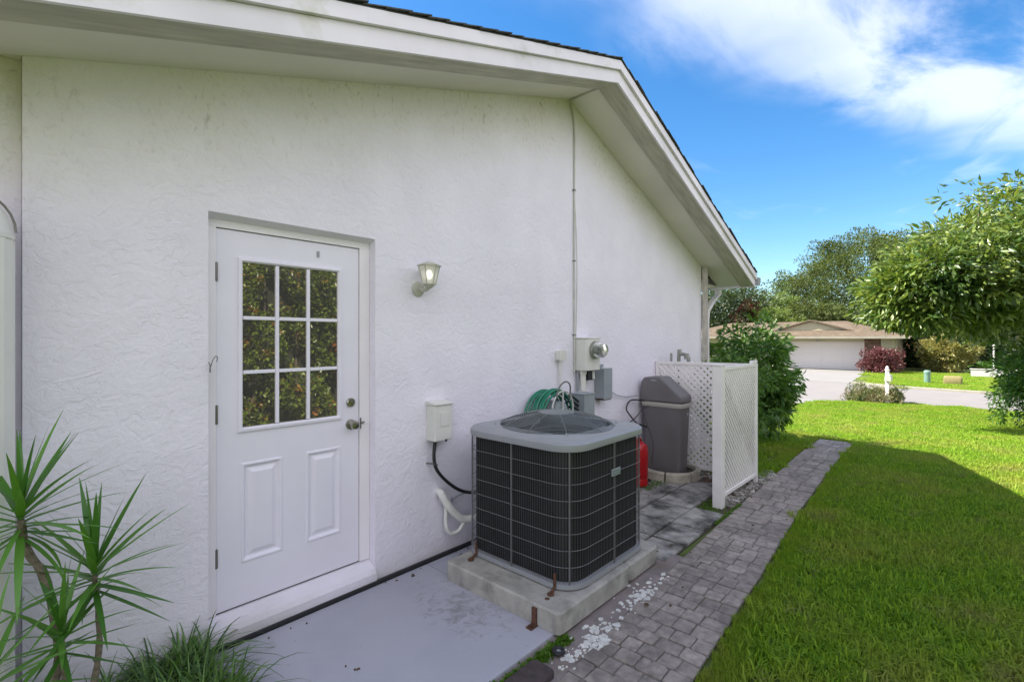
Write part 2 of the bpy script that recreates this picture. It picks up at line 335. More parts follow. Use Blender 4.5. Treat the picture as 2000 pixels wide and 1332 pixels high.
M['mango'] = leafmat('mango_leaf', (.045,.105,.018), (.21,.27,.055), (.035,.085,.015), patch=.9, rough=.36, trans=.28)
M['mangon'] = leafmat('young_leaf', (.17,.20,.06), (.12,.17,.04))
M['oak'] = leafmat('oak_leaf', (.045,.08,.016), (.12,.155,.035), (.06,.07,.022), patch=.25, rough=.8, trans=.3)
M['pine'] = leafmat('pine_leaf', (.055,.10,.025), (.12,.17,.05), trans=.3, rough=.5)
M['darkoak'] = leafmat('dark_tree_leaf', (.022,.045,.014), (.06,.095,.025), rough=.5, trans=.25)
M['bright'] = leafmat('bright_leaf', (.09,.15,.03), (.20,.27,.07), trans=.35)
M['yellowl'] = leafmat('yellow_green_leaf', (.16,.18,.04), (.32,.28,.10), (.07,.12,.03), patch=1.2, trans=.35)
M['redleaf'] = leafmat('maroon_leaf', (.075,.02,.025), (.20,.075,.07), (.10,.07,.03), patch=2, trans=.25)
M['brownleaf'] = leafmat('brown_leaf', (.06,.025,.015), (.12,.055,.03), trans=.25)
M['shrub'] = leafmat('shrub_leaf', (.04,.12,.018), (.14,.26,.045), (.05,.13,.022), patch=2, rough=.4, trans=.3)
M['palm'] = leafmat('palm_leaf', (.09,.20,.02), (.20,.32,.05), trans=.35)
M['hedgel'] = leafmat('hedge_leaf', (.035,.06,.010), (.15,.20,.028), (.38,.11,.03), patch=2.4, rough=.35, plo=.58, phi=.70)
M['flowerp'] = leafmat('pink_green_leaf', (.14,.18,.05), (.30,.22,.15), (.07,.12,.03), patch=3, plo=.45, phi=.6, trans=.3)
M['drac'] = leafmat('dracaena_leaf', (.05,.16,.022), (.11,.27,.04), rough=.38, trans=.25)
M['mondo'] = leafmat('mondo_leaf', (.03,.09,.018), (.14,.27,.05), rough=.42, trans=.25)
M['weed'] = leafmat('weed_leaf', (.06,.15,.015), (.13,.25,.03), trans=.3)
def grassmat():
    m, t, b = newmat('turf_blade'); l = t.links.new
    at = N(t, 'ShaderNodeAttribute', attribute_name='var'); g = N(t, 'ShaderNodeNewGeometry')
    x = N(t, 'ShaderNodeMix', data_type='RGBA'); l(at.outputs['Fac'], x.inputs[0]); x.inputs[6].default_value = (.075,.20,.012,1); x.inputs[7].default_value = (.30,.46,.03,1)
    n = N(t, 'ShaderNodeTexNoise', inp={'Scale': 1.1, 'Detail': 6, 'Roughness': .65}); l(g.outputs['Position'], n.inputs[0])
    r = N(t, 'ShaderNodeMapRange', inp={'From Min': .45, 'From Max': .7, 'To Max': .7}); l(n.outputs[0], r.inputs[0])
    y = N(t, 'ShaderNodeMix', data_type='RGBA'); l(r.outputs[0], y.inputs[0]); l(x.outputs[2], y.inputs[6]); y.inputs[7].default_value = (.36,.36,.07,1)
    n3 = N(t, 'ShaderNodeTexNoise', inp={'Scale': 2.3, 'Detail': 6, 'Roughness': .75}); l(g.outputs['Position'], n3.inputs[0])
    r3 = N(t, 'ShaderNodeMapRange', inp={'From Min': .54, 'From Max': .68, 'To Max': .65}); l(n3.outputs[0], r3.inputs[0])
    y3 = N(t, 'ShaderNodeMix', data_type='RGBA'); l(r3.outputs[0], y3.inputs[0]); l(y.outputs[2], y3.inputs[6]); y3.inputs[7].default_value = (.30,.25,.11,1); y = y3
    l(y.outputs[2], b.inputs['Base Color']); b.inputs['Roughness'].default_value = .6; b.inputs['Specular IOR Level'].default_value = .2
    tr = N(t, 'ShaderNodeBsdfTranslucent'); hs = N(t, 'ShaderNodeHueSaturation', inp={'Hue': .49, 'Value': 1.3}); l(y.outputs[2], hs.inputs['Color']); l(hs.outputs[0], tr.inputs[0])
    ms = N(t, 'ShaderNodeMixShader'); ms.inputs[0].default_value = .4; o = t.nodes['Material Output']
    l(b.outputs[0], ms.inputs[1]); l(tr.outputs[0], ms.inputs[2]); l(ms.outputs[0], o.inputs['Surface']); return m
M['grass'] = grassmat()

# ------------------------------------------------------------------ ground
def gz(x):
    s = min(max((x-7)/12, 0), 1); return -0.04 - 0.62*s*s*(3-2*s)
def gzn(x):
    s = np.clip((x-7)/12, 0, 1); return -0.04 - 0.62*s*s*(3-2*s)
xs = [-300, -60, 0, 3, 6, 7] + [7+0.5*k for k in range(1, 24)] + [19, 19.01, 45, 100, 200, 500]
mb = MB(); n = len(xs)
ysr = [-400, 400]
for y in ysr: mb.v += [(x, y, gz(x)) for x in xs]
mb.f += [(i, i+1, n+i+1, n+i) for i in range(n-1)]
mb.f = [f[::-1] for f in mb.f] if False else mb.f
mb.v = mb.v; g = mb.build('lawn_ground', M['turf'], kind='structure'); tagp(g, 'grass-covered earth under the lawn')
g.data.flip_normals() if g.data.polygons[0].normal.z < 0 else None
def strip(name, mat_, xs_, lo, hi, dz, kind='structure', label=None):
    """a sheet following the terrain between two edges given as functions of x"""
    m_ = MB(); k = len(xs_)
    m_.v = [(x, lo(x), gz(x)+dz) for x in xs_] + [(x, hi(x), gz(x)+dz) for x in xs_]
    m_.f = [(i, i+1, k+i+1, k+i) for i in range(k-1)]
    return m_.build(name, mat_, kind=kind, label=label)
def lerpf(pts):
    X = [p[0] for p in pts]; Y = [p[1] for p in pts]
    return lambda x: float(np.interp(x, X, Y))
Yd = lambda d: d - 2.79
path_r = lerpf([(1.2, Yd(.89)), (2.25, Yd(.909)), (3.6, Yd(.97)), (5.13, Yd(1.06)), (7, Yd(1.12)), (9.5, Yd(1.178))])
path_l = lerpf([(1.2, Yd(1.34)), (2.0, Yd(1.387)), (3.386, Yd(1.467)), (4.7, Yd(1.526)), (5.85, Yd(1.546)), (9.5, Yd(1.65))])
path = strip('path', M['mortar'], [0.4, 1.2, 2.0, 2.25, 3.386, 3.6, 4.7, 5.13, 5.85, 7, 7.5, 8, 8.5, 9, 9.45], path_r, path_l, .017, label='narrow paver path along the side of the house')
# pavers: six block shapes shared by every piece
pv = []
for k in range(8):
    r_ = random.Random(k); b_ = MB(); rings = []
    jit = [(r_.uniform(-.05, .05), r_.uniform(-.05, .05)) for _ in range(8)]
    base = [(-.5,-.32),(-.5,.32),(-.34,.5),(.34,.5),(.5,.32),(.5,-.32),(.34,-.5),(-.34,-.5)][::-1]
    base = [(.47,-.40),(.40,-.47),(-.40,-.47),(-.47,-.40),(-.47,.40),(-.40,.47),(.40,.47),(.47,.40)][::-1]
    for s_, z in ((1.0, -1.0), (1.0, -.16), (.90, 0.0)):
        rings.append([((p[0]+j[0]*.6)*s_, (p[1]+j[1]*.6)*s_, z + (r_.uniform(-.06, .02) if z == 0 else 0)) for p, j in zip(base, jit)])
    b_.loft(rings); me = bpy.data.meshes.new('paver'); me.from_pydata(b_.v, [], b_.f); me.materials.append(M['paver']); pv.append(me)
x = 0.45; row = 0; count = 0
while x < 9.42:
    ln = random.uniform(.10, .13) if x < 4.8 else random.uniform(.15, .22)
    a, b = path_r(x+ln/2), path_l(x+ln/2)
    ncol = (5 if random.random() < .6 else 4) if x < 4 else random.choice([3, 4, 3])
    cuts = [0] + sorted((k + random.uniform(-.13, .13))/ncol for k in range(1, ncol)) + [1]
    for k in range(ncol):
        y0, y1 = a+(b-a)*cuts[k], a+(b-a)*cuts[k+1]
        o = bpy.data.objects.new('paver', random.choice(pv)); C.objects.link(o); o.parent = path
        o.location = (x+ln/2, (y0+y1)/2, gz(x+ln/2)+.026+random.uniform(-.004, .003)); o.scale = (ln*.99, (y1-y0)*.99, .02)
        o.rotation_euler = (random.uniform(-.025, .025), random.uniform(-.02, .02), random.uniform(-.03, .03)+.03); count += 1
    x += ln; row += 1
# the mortared strip between the pad and the pavers
ms_ = strip('mortar_bed', M['mortar2'], [0.4, 1.2, 2.0, 2.6, 3.36, 3.5], lambda x: path_l(x)-.002, lambda x: Yd(1.60), .022, label='crumbling mortar strip between concrete pad and path')
# concrete slab, tiles and their bed
def stained():
    m_ = M['slab']; t = m_.node_tree; b = t.nodes['Principled BSDF']; l = t.links.new; src = b.inputs['Base Color'].links[0].from_socket
    g = N(t, 'ShaderNodeNewGeometry'); vd = N(t, 'ShaderNodeVectorMath', operation='SUBTRACT'); l(g.outputs['Position'], vd.inputs[0]); vd.inputs[1].default_value = (1.93, -.66, 0)
    sc_ = N(t, 'ShaderNodeVectorMath', operation='MULTIPLY'); l(vd.outputs[0], sc_.inputs[0]); sc_.inputs[1].default_value = (3.2, 2.0, 0)
    ln = N(t, 'ShaderNodeVectorMath', operation='LENGTH'); l(sc_.outputs[0], ln.inputs[0])
    n = N(t, 'ShaderNodeTexNoise', inp={'Scale': 14, 'Detail': 8, 'Roughness': .7, 'Distortion': .8}); l(g.outputs['Position'], n.inputs[0])
    a = N(t, 'ShaderNodeMath', operation='MULTIPLY_ADD'); l(ln.outputs['Value'], a.inputs[0]); a.inputs[1].default_value = -.22; l(n.outputs[0], a.inputs[2])
    rg_ = N(t, 'ShaderNodeMapRange', inp={'From Min': .38, 'From Max': .56, 'To Max': .6}); l(a.outputs[0], rg_.inputs[0])
    # small specks anywhere
    n4 = N(t, 'ShaderNodeTexNoise', inp={'Scale': 19, 'Detail': 3, 'Distortion': .5}); l(g.outputs['Position'], n4.inputs[0])
    r4 = N(t, 'ShaderNodeMapRange', inp={'From Min': .70, 'From Max': .76, 'To Max': .35}); l(n4.outputs[0], r4.inputs[0])
    mxx = N(t, 'ShaderNodeMath', operation='MAXIMUM'); l(rg_.outputs[0], mxx.inputs[0]); l(r4.outputs[0], mxx.inputs[1])
    x = N(t, 'ShaderNodeMix', data_type='RGBA'); l(mxx.outputs[0], x.inputs[0]); l(src, x.inputs[6]); x.inputs[7].default_value = (.16,.16,.15,1); l(x.outputs[2], b.inputs['Base Color'])
stained()
Box('concrete_slab', M['slab'], (.72, 2.14, -1.195, -.035, -.12, 0), bevel=.006, kind='structure', label='blue-grey painted concrete landing in front of the door')
Box('slab_extension', M['slab'], (2.143, 3.3, -1.195, -.035, -.12, -.003), kind='structure', label='painted concrete continuing under the condenser pad')
Box('black_expansion_strip', M['black'], (.60, 3.3, -.034, -.006, -.03, .022), bevel=.006).update_tag()
tagp(bpy.data.objects['black_expansion_strip'], 'black rubber strip along the foot of the white wall', 'joint strip')
bed = Box('patio_bed', M['soil'], (3.302, 5.95, -1.255, -.002, -.12, -.032), kind='structure', label='sandy bed under the concrete stepping tiles')
cols = {(-1.25, -.965): [3.33, 3.70, 4.08, 4.60], (-.96, -.60): [3.33, 3.70, 4.09, 4.53, 5.02, 5.5, 5.93], (-.595, -.24): [3.33, 3.62, 4.12, 4.62, 5.08, 5.5, 5.93], (-.235, -.01): [3.33, 3.8, 4.3, 4.8]}
for (y0, y1), xx in cols.items():
    for x0, x1 in zip(xx, xx[1:]):
        j = random.uniform(-.006, .006)
        Box('tile', M['tile'], (x0+.010, x1-.010, y0+.005+j, y1-.011+j, -.07, -.012+random.uniform(-.004, .004)), bed, bevel=.005)
# moss filling the joint beside the slab, weeds, chips
def leaves(P, Nrm, size, asp=.4, droop=0., var=None, fold=.25):
    """rhomboid leaves (2 triangles each) at P, long axis Nrm"""
    n = len(P); d = Nrm/np.linalg.norm(Nrm, axis=1, keepdims=True); d[:, 2] -= droop; d /= np.linalg.norm(d, axis=1, keepdims=True)
    r = rng.normal(size=(n, 3)); s = np.cross(d, r); s /= np.linalg.norm(s, axis=1, keepdims=True); u = np.cross(s, d)
    sz = (size*rng.uniform(.65, 1.25, n))[:, None] if np.isscalar(size) else np.asarray(size)[:, None]
    A = P; B = P + d*sz*.5 + s*sz*asp*.5 + u*sz*fold*asp; T = P + d*sz; D = P + d*sz*.5 - s*sz*asp*.5 + u*sz*fold*asp
    V = np.stack([A, B, T, D], 1).reshape(-1, 3)
    i = np.arange(n)*4; F = np.concatenate([np.stack([i, i+1, i+2], 1), np.stack([i, i+2, i+3], 1)], 1).reshape(-1, 3)
    vr = np.repeat(rng.random(n) if var is None else var, 2)
    return V, F, vr
def leafobj(name, parts, mat_, parent=None, kind=None):
    V = []; F = []; R_ = []; b = 0
    for v, f, r in parts: V.append(v); F.append(f+b); R_.append(r); b += len(v)
    return mesh_np(name, np.concatenate(V), np.concatenate(F), mat_, parent, np.concatenate(R_), kind=kind)
def weeds(name, n, xr, yf, zf, size, mat_, label, cat):
    X = rng.uniform(*xr, n); Y = yf(X, n); P = np.stack([X, Y, zf(X)], 1)
    d = rng.normal(size=(n, 3)); d[:, 2] = np.abs(d[:, 2])+.3
    o = leafobj(name, [leaves(P, d, size, .45)], mat_, kind='stuff'); tagp(o, label, cat); return o
weeds('ground_weed', 2600, (1.35, 2.14), lambda X, n: -1.255+rng.normal(0, .026, n)*np.clip((2.4-X), .6, 1.2), lambda X: X*0-.025, .03, M['weed'], 'low green weeds in the gap beside the painted landing', 'weeds')
weeds('moss', 900, (4.55, 4.98), lambda X, n: -1.07+rng.normal(0, .06, n), lambda X: X*0-.035, .022, M['weed'], 'patch of green weeds at the foot of the lattice post', 'weeds')
weeds('joint_weed', 500, (4.3, 5.0), lambda X, n: -1.265+rng.normal(0, .009, n), lambda X: X*0-.02, .018, M['weed'], 'line of green weeds between tiles and paver path', 'weeds')
weeds('tile_weed', 160, (4.75, 5.15), lambda X, n: -.36+rng.normal(0, .05, n), lambda X: X*0-.01, .025, M['weed'], 'sparse weeds on tiles beside the red container', 'weeds')
def chips(name, n, pts, size, mat_, zt, label, cat, thick=.006):
    mb_ = MB()
    for k in range(n):
        cx, cy = pts(); s_ = size*random.lognormvariate(0, .5); m_ = random.randint(4, 6); a0 = random.random()*6
        poly = [(cx+s_*random.uniform(.5, 1)*math.cos(a0+2*PI*i/m_), cy+s_*random.uniform(.35, .8)*math.sin(a0+2*PI*i/m_)) for i in range(m_)]
        z = zt(cx)+random.uniform(0, .002); mb_.prism(poly, z-.004, z+thick*random.uniform(.5, 1.3))
    o = mb_.build(name, mat_, kind='stuff'); return tagp(o, label, cat)
def chip_pt():
    x_ = random.choice([random.gauss(2.15, .12), random.gauss(2.3, .12), random.gauss(2.75, .12), random.uniform(1.9, 3.2)])
    return x_, Yd(1.385 + .03*(x_-2)) + abs(random.gauss(0, .06))*(1 if random.random() < .8 else -.3)
chips('white_chips', 210, chip_pt, .016, M['flake'], lambda x: -.018, 'loose white chips of paint on the mortar strip beside the pad', 'chips', .0025)
M['gravelm'] = mat('river_gravel', (.24,.22,.19), .8, var=.5, vs=25, col2=(.45,.43,.40), c2s=14, c2lo=.5, c2hi=.6)
chips('gravel', 420, lambda: (random.uniform(4.85, 6.5), Yd(random.uniform(1.55, 1.72))), .018, M['gravelm'], lambda x: gz(x)+.014, 'grey gravel under the foot of the lattice panel', 'gravel', .018)
chips('leaf_litter', 150, lambda: (random.uniform(5.5, 5.9), Yd(random.uniform(1.75, 2.6))), .018, M['brickn'], lambda x: -.014, 'brown leaf litter on the tiles along the rear lattice', 'leaf litter', .006)

def litter_pt():
    return random.choice([(random.uniform(.75, 1.3), random.uniform(-1.15, -.6)), (random.uniform(1.0, 3.2), random.uniform(-.12, -.05)), (random.uniform(1.8, 6), Yd(random.uniform(1.0, 1.5))), (random.uniform(3.4, 5.6), random.uniform(-1.2, -.1))])
chips('fallen_leaves', 70, litter_pt, .009, mat('dry_leaf', (.10,.065,.035), .9, var=.5, vs=50), lambda x: .004, 'small dry leaves scattered over the landing, tiles and path', 'fallen leaves', .002)
# roads and drives
RZ = -.66
m_ = MB(); m_.prism([(21.5, -60), (27.4, -60), (27.6, -8), (27.5, -3.6), (28.2, -.6), (29.6, 1.0), (29.6, 60), (20.9, 60), (20.6, .4), (21.5, -1.2)], RZ-.1, RZ+.006)
m_.build('street', M['road'], kind='structure', label='pale sunlit street crossing behind the lawn')
m_ = MB(); m_.prism([(29.6, 1.06), (41.0, 1.5), (41, 7.2), (29.6, 8.0)], RZ-.1, RZ+.016)
m_.build('driveway', M['drive'], kind='structure', label='wide pale driveway up to the opposite garage')
dl = lerpf([(12, 2.4), (18.8, 1.33), (20.6, .6), (21.6, .0)])
strip('own_driveway', M['drive'], [12+.4*k for k in range(23)], dl, lambda x: 9, .012, label='pale driveway of the white house beside the lawn')
m_ = MB(); m_.prism([(27.45, -60), (27.85, -60), (28.05, -8), (27.95, -3.6), (28.65, -.8), (29.9, .85), (29.58, 1.0), (28.18, -.6), (27.48, -3.6), (27.58, -8)], RZ-.1, RZ+.075)
m_.build('kerb', M['kerbm'], kind='structure', label='low concrete kerb on the far side of the street')

# ------------------------------------------------------------------ the white house
PX, PZ = 3.897, 3.925
SLL, SLR = .316, .372
def zl(x): return PZ-(PX-x)*SLL if x < PX else PZ-(x-PX)*SLR
house = thing('house', (3.7, 0, 0), 'white stucco gabled house filling the left half with nine-pane door', 'house')
# gable wall with the door opening (x .79-1.75, z .10-2.235), thickness to the inside
DX0, DX1, DZ0, DZ1 = .79, 1.75, .10, 2.235
mb = MB()
def wp(x, z, y=0): return (x, y, z)
X0, X1 = .127, 7.297
def wallpoly(pts): mb.prism(pts, 0.0, .22, 'y')
wallpoly([(X0, -.12), (DX0, -.12), (DX0, zl(DX0)+.01), (X0, zl(X0)+.01)])
wallpoly([(DX0, DZ1), (DX1, DZ1), (DX1, zl(DX1)+.01), (DX0, zl(DX0)+.01)])
wallpoly([(DX1, -.12), (X1, -.12), (X1, zl(X1)+.01), (PX, PZ+.01), (DX1, zl(DX1)+.01)])
mb.build('gable_wall', M['stucco'], house)
mb = MB(); mb.prism([(-.02, -.12), (-.02, .070), (.0, .096), (.082, .136), (.22, .14), (.22, -.12)], DX0+.001, DX1-.001, 'x')
sill = mb.build('door_sill', M['stucco'], house, smooth=False)
Box('front_wall', M['stucco'], (X1-.2, X1-.002, .222, 8.3, -.8, zl(X1)-.0), house)
Box('set_back_wall', M['stucco'], (-4.4, X0-.001, .055, .20, -.2, zl(X0)-.006), house)
# roof pieces swept along both slopes
XL, XR = -.50, 8.0
def sweep(name, mat_, y0, y1, d0, d1, xl=XL, xr=XR, parent=house, m0=0):
    b = MB()
    for a, c in ((xl, PX), (PX, xr)):
        b.prism([(a, zl(a)+d0), (c, zl(c)+d0), (c, zl(c)+d1), (a, zl(a)+d1)], y0, y1, 'y')
    return b.build(name, mat_, parent)
b = MB()   # soffit: one sheet that wraps under both slopes
for a, c in ((-1.2, PX), (PX, XR-.02)):
    b.prism([(a, zl(a)), (c, zl(c)), (c, zl(c)+.02), (a, zl(a)+.02)], -.345, -.0015, 'y')

b.build('soffit', M['soffit'], house)
b = MB()
b.box(-4.5, X0-.002, .0005, 8.5, zl(X0)-.004, zl(X0)+.02); b.build('patio_ceiling', M['soffit'], house); b = MB()
b.prism([(X1+.002, zl(XR)+.005), (XR-.02, zl(XR)+.005), (XR-.02, zl(XR)+.025), (X1+.002, zl(XR)+.025)], .0, 8.5, 'y')
b.build('front_eave_soffit', M['soffit'], house)
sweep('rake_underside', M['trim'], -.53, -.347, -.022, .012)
sweep('fascia_board', M['fascia'], -.552, -.5325, -.03, .078)
sweep('fascia_trim', M['fascia'], -.578, -.534, .081, .160)
sweep('roof_deck', M['shingle'], -.575, 8.6, .163, .170, XL-.02, XR+.03)
b = MB(); b.prism([(XR-.02, zl(XR)-.03), (XR, zl(XR)-.03), (XR, zl(XR)+.155), (XR-.02, zl(XR)+.155)], -.53, 8.5, 'y'); b.build('eave_fascia', M['fascia'], house)
b = MB(); b.prism([(XL, zl(XL)-.03), (XL+.02, zl(XL)-.03), (XL+.02, zl(XL)+.155), (XL, zl(XL)+.155)], -.53, 8.5, 'y'); b.build('rear_fascia', M['fascia'], house)
# shingle courses along the rake edge
sh = []
for k in range(4):
    b = MB(); b.box(-.085, .085, -.02, .30, 0, .006); me = bpy.data.meshes.new('shingle'); me.from_pydata(b.v, [], b.f); me.materials.append(M['shingle']); sh.append(me)
for side in (-1, 1):
    L_ = 0; sl = SLL if side < 0 else SLR; run = (PX-XL) if side < 0 else (XR-PX)
    q = 0.07
    while q < run:
        xx = PX+side*q
        o = bpy.data.objects.new('shingle', sh[random.randrange(4)]); C.objects.link(o); o.parent = house
        o.location = (xx-3.7, -.570+random.uniform(-.01, .006), zl(xx)+.171+random.uniform(0, .004)); o.rotation_euler = (random.uniform(-.01, .01), (math.atan(sl))*(side)+side*.05, 0)
        q += .135
# gutter, outlet, downspout
gt = MB(); gx = XR+.002; gzz = zl(XR)+.0
prof = [(gx, gzz+.12), (gx, gzz-.0), (gx+.085, gzz-.0), (gx+.125, gzz+.06), (gx+.125, gzz+.12), (gx+.118, gzz+.12), (gx+.118, gzz+.064), (gx+.08, gzz+.008), (gx+.008, gzz+.008), (gx+.008, gzz+.12)]
gt.prism(prof, -.590, 8.4, 'y'); gut = gt.build('gutter', M['gutter'], house)
gt = MB(); gt.prism(prof[:5], -.594, -.5905, 'y'); gt.build('end_cap', M['gutter'], gut)
b = MB()
dpx, dpy = 7.345, -.045
def rr(cx, cy, z, hx=.05, hy=.038): return [(cx-hx, cy-hy, z), (cx+hx, cy-hy, z), (cx+hx, cy+hy, z), (cx-hx, cy+hy, z)]
b.loft([rr(8.06, .02, gzz+.0), rr(8.05, .02, gzz-.10), rr(7.75, 0, gzz-.22), rr(7.41, dpy+.01, gzz-.40), rr(dpx, dpy, gzz-.52), rr(dpx, dpy, -.03)])
ds = b.build('downspout', M['fascia'], house, bevel=.006)
b = MB(); b.box(dpx-.055, dpx-.042, dpy-.05, dpy+.03, .5, zl(X1)-.02); b.build('corner_trim', M['trim'], house)
for z in (1.9, .7): Box('strap', M['gutter'], (dpx-.041, dpx+.043, dpy-.034, dpy+.034, z, z+.03), ds)
b = MB(); b.prism([(.001, DZ1+.0), (.068, 2.2365), (.068, 2.213), (.0015, 2.2345)], DX0+.001, DX1-.001, 'x'); b.build('lintel_render', M['stucco'], house)
# door
DY = .08
door = MB()
fx0, fx1 = .849, 1.675; dz0, dz1 = .143, 2.17
# frame
b = MB(); b.box(.79+.002, fx0-.004, DY-.012, DY+.08, .141, dz1+.0045); b.box(fx1+.004, 1.75-.002, DY-.012, DY+.08, .141, dz1+.0045); b.box(.792, 1.748, DY-.012, DY+.08, dz1+.005, 2.234)
frame = b.build('door_frame', M['white'], house)
Box('dark_gap', M['black'], (fx0-.0038, fx1+.0038, DY+.045, DY+.075, .142, dz1+.0045), frame)
# door leaf: stiles and rails around the glass and pressed panels
GX0, GX1, GZ0, GZ1 = .963, 1.545, 1.09, 2.02
pan = [(.968, 1.192, .367, .912), (1.327, 1.552, .367, .912)]
def rectgrid(xs_, zs_, holes, y0, y1):
    mb_ = MB()
    for i in range(len(xs_)-1):
        for k in range(len(zs_)-1):
            cx, cz = (xs_[i]+xs_[i+1])/2, (zs_[k]+zs_[k+1])/2
            if any(h[0] < cx < h[1] and h[2] < cz < h[3] for h in holes): continue
            mb_.add([(xs_[i], y0, zs_[k]), (xs_[i+1], y0, zs_[k]), (xs_[i+1], y0, zs_[k+1]), (xs_[i], y0, zs_[k+1])], [(0, 1, 2, 3)])
    for h in holes + [(xs_[0], xs_[-1], zs_[0], zs_[-1])]:
        c = [(h[0], h[2]), (h[1], h[2]), (h[1], h[3]), (h[0], h[3])]
        for i in range(4):
            a, d = c[i], c[(i+1) % 4]
            mb_.add([(a[0], y0, a[1]), (d[0], y0, d[1]), (d[0], y1, d[1]), (a[0], y1, a[1])], [(0, 1, 2, 3)])
    return mb_
holes = [(GX0, GX1, GZ0, GZ1)] + pan
dm = rectgrid(sorted({fx0, fx1, GX0, GX1, *[p[0] for p in pan], *[p[1] for p in pan]}), sorted({dz0, dz1, GZ0, GZ1, .367, .912}), holes, DY, DY+.04)
dleaf = dm.build('door', M['doorw'], house, label='white nine-pane door with two pressed lower panels')
for p in pan:     # pressed panel: moulding slope in, flat, slope out to a raised field
    b = MB(); rings = []
    for ins, y in ((0, DY), (.006, DY-.006), (.014, DY-.006), (.026, DY+.010), (.036, DY+.010), (.060, DY-.001), (.062, DY-.001)):
        rings.append([(p[0]+ins, y, p[2]+ins), (p[1]-ins, y, p[2]+ins), (p[1]-ins, y, p[3]-ins), (p[0]+ins, y, p[3]-ins)])
    b.loft(rings, cap=False); k = len(b.v); b.f.append((k-4, k-3, k-2, k-1)); b.build('panel', M['doorw'], dleaf, smooth=False)
# glazing frame and bars
b = MB(); rings = []
for ins, y in ((-.012, DY), (-.008, DY-.012), (.006, DY-.014), (.014, DY-.004), (.016, DY+.012)):
    rings.append([(GX0+ins, y, GZ0+ins), (GX1-ins, y, GZ0+ins), (GX1-ins, y, GZ1-ins), (GX0+ins, y, GZ1-ins)])
b.loft(rings, cap=False); b.build('window_frame', M['doorw'], dleaf)
gx_ = [.980, 1.161, 1.342, 1.524]; gz_ = [1.108, 1.405, 1.702, 2.0]
for xx in gx_[1:3]: Box('glazing_bar', M['doorw'], (xx-.010, xx+.010, DY-.006, DY+.010, GZ0+.017, GZ1-.017), dleaf, bevel=.003)
for zz in gz_[1:3]:
    for i in range(3): Box('glazing_bar', M['doorw'], ((GX0+.017 if i == 0 else gx_[i]+.0105), (GX1-.017 if i == 2 else gx_[i+1]-.0105), DY-.005, DY+.010, zz-.010, zz+.010), dleaf, bevel=.003)
for i in range(3):
    for k in range(3):
        a0 = (GX0+.0165) if i == 0 else gx_[i]+.0107; a1 = (GX1-.0165) if i == 2 else gx_[i+1]-.0107
        c0 = (GZ0+.0165) if k == 0 else gz_[k]+.0107; c1 = (GZ1-.0165) if k == 2 else gz_[k+1]-.0107
        Box('pane', M['glass'], (a0, a1, DY+.004, DY+.008, c0, c1), dleaf)
for z in (1.94, 1.19, .434):
    hg = MB(); hg.tube([(fx0-.002, DY-.008, z-.05), (fx0-.002, DY-.008, z+.05)], .007, 10); hg.box(fx0-.010, fx0+.006, DY-.008, DY-.001, z-.048, z+.048); hg.build('hinge', M['hinge'], dleaf, smooth=True)
kb = MB(); kb.lathe([(.032, 0), (.032, -.006), (.014, -.010), (.012, -.035), (.024, -.042), (.029, -.056), (.024, -.068), (.008, -.072)], (1.617, DY-.001, 1.04), 'y', 24); kb.build('handle', M['steel'], dleaf, smooth=True)
kb = MB(); kb.lathe([(.029, 0), (.029, -.010), (.024, -.016), (.006, -.018)], (1.617, DY-.001, 1.18), 'y', 24); kb.box(1.614, 1.620, DY-.026, DY-.018, 1.165, 1.195); kb.build('deadbolt', M['steel'], dleaf, smooth=True)
b = MB(); b.box(fx1+.004, fx1+.012, DY-.016, DY-.011, 1.005, 1.075); b.tube([(fx1+.004, DY-.02, 1.04), (fx1+.03, DY-.02, 1.045)], .006, 8); b.build('strike_plate', M['hinge'], frame)
b = MB(); b.box(1.395, 1.41, DY-.006, DY-.001, 2.085, 2.12); b.build('door_clip', M['gutter'], dleaf)
Box('threshold', M['black'], (fx0, fx1, DY-.004, DY+.03, .1405, .1425), frame)
# the small wire hook by the hinge side
hk = thing('wire_hook', (.80, -.004, 1.46), 'small dark wire hook in the wall beside the door hinge', 'hook')
b = MB(); b.tube(bez([(.792, .0, 1.47), (.795, -.02, 1.45), (.80, -.03, 1.475), (.812, -.035, 1.50), (.822, -.03, 1.495), (.82, -.03, 1.47)], 20), .0022, 6); b.tube(bez([(.797, -.01, 1.455), (.79, -.03, 1.44), (.79, -.03, 1.42)], 8), .004, 6); b.build('hook', M['hinge'], hk, smooth=True)

# ------------------------------------------------------------------ wall lantern
lx, ly, lz = 2.10, -.115, 2.03
M['lampmetal'] = mat('aged_lamp_enamel', (.50,.49,.42), .45, var=.1)
lamp = thing('wall_lantern', (2.10, 0, 1.93), 'small white wall lantern with lit bulb above and right of the door', 'lantern')
b = MB(); b.lathe([(.052, 0), (.052, -.008), (.040, -.018), (.018, -.022)], (lx-.01, 0, 1.935), 'y', 24); b.build('back_plate', M['lampmetal'], lamp, smooth=True)
b = MB(); b.tube(bez([(lx-.01, -.018, 1.935), (lx-.005, -.06, 1.925), (lx, -.105, 1.935), (lx, ly, 1.955)], 14), .012, 10); b.lathe([(.02, 0), (.035, .012), (.035, .018), (.045, .022), (.045, .03)], (lx, ly, 1.935), 'z', 6); b.build('arm', M['lampmetal'], lamp, smooth=True)
def hexr(r, z, n=6, a0=PI/6): return [(lx+r*math.cos(a0+2*PI*k/n), ly+r*math.sin(a0+2*PI*k/n), z) for k in range(n)]
zb, zt = 1.966, 2.085
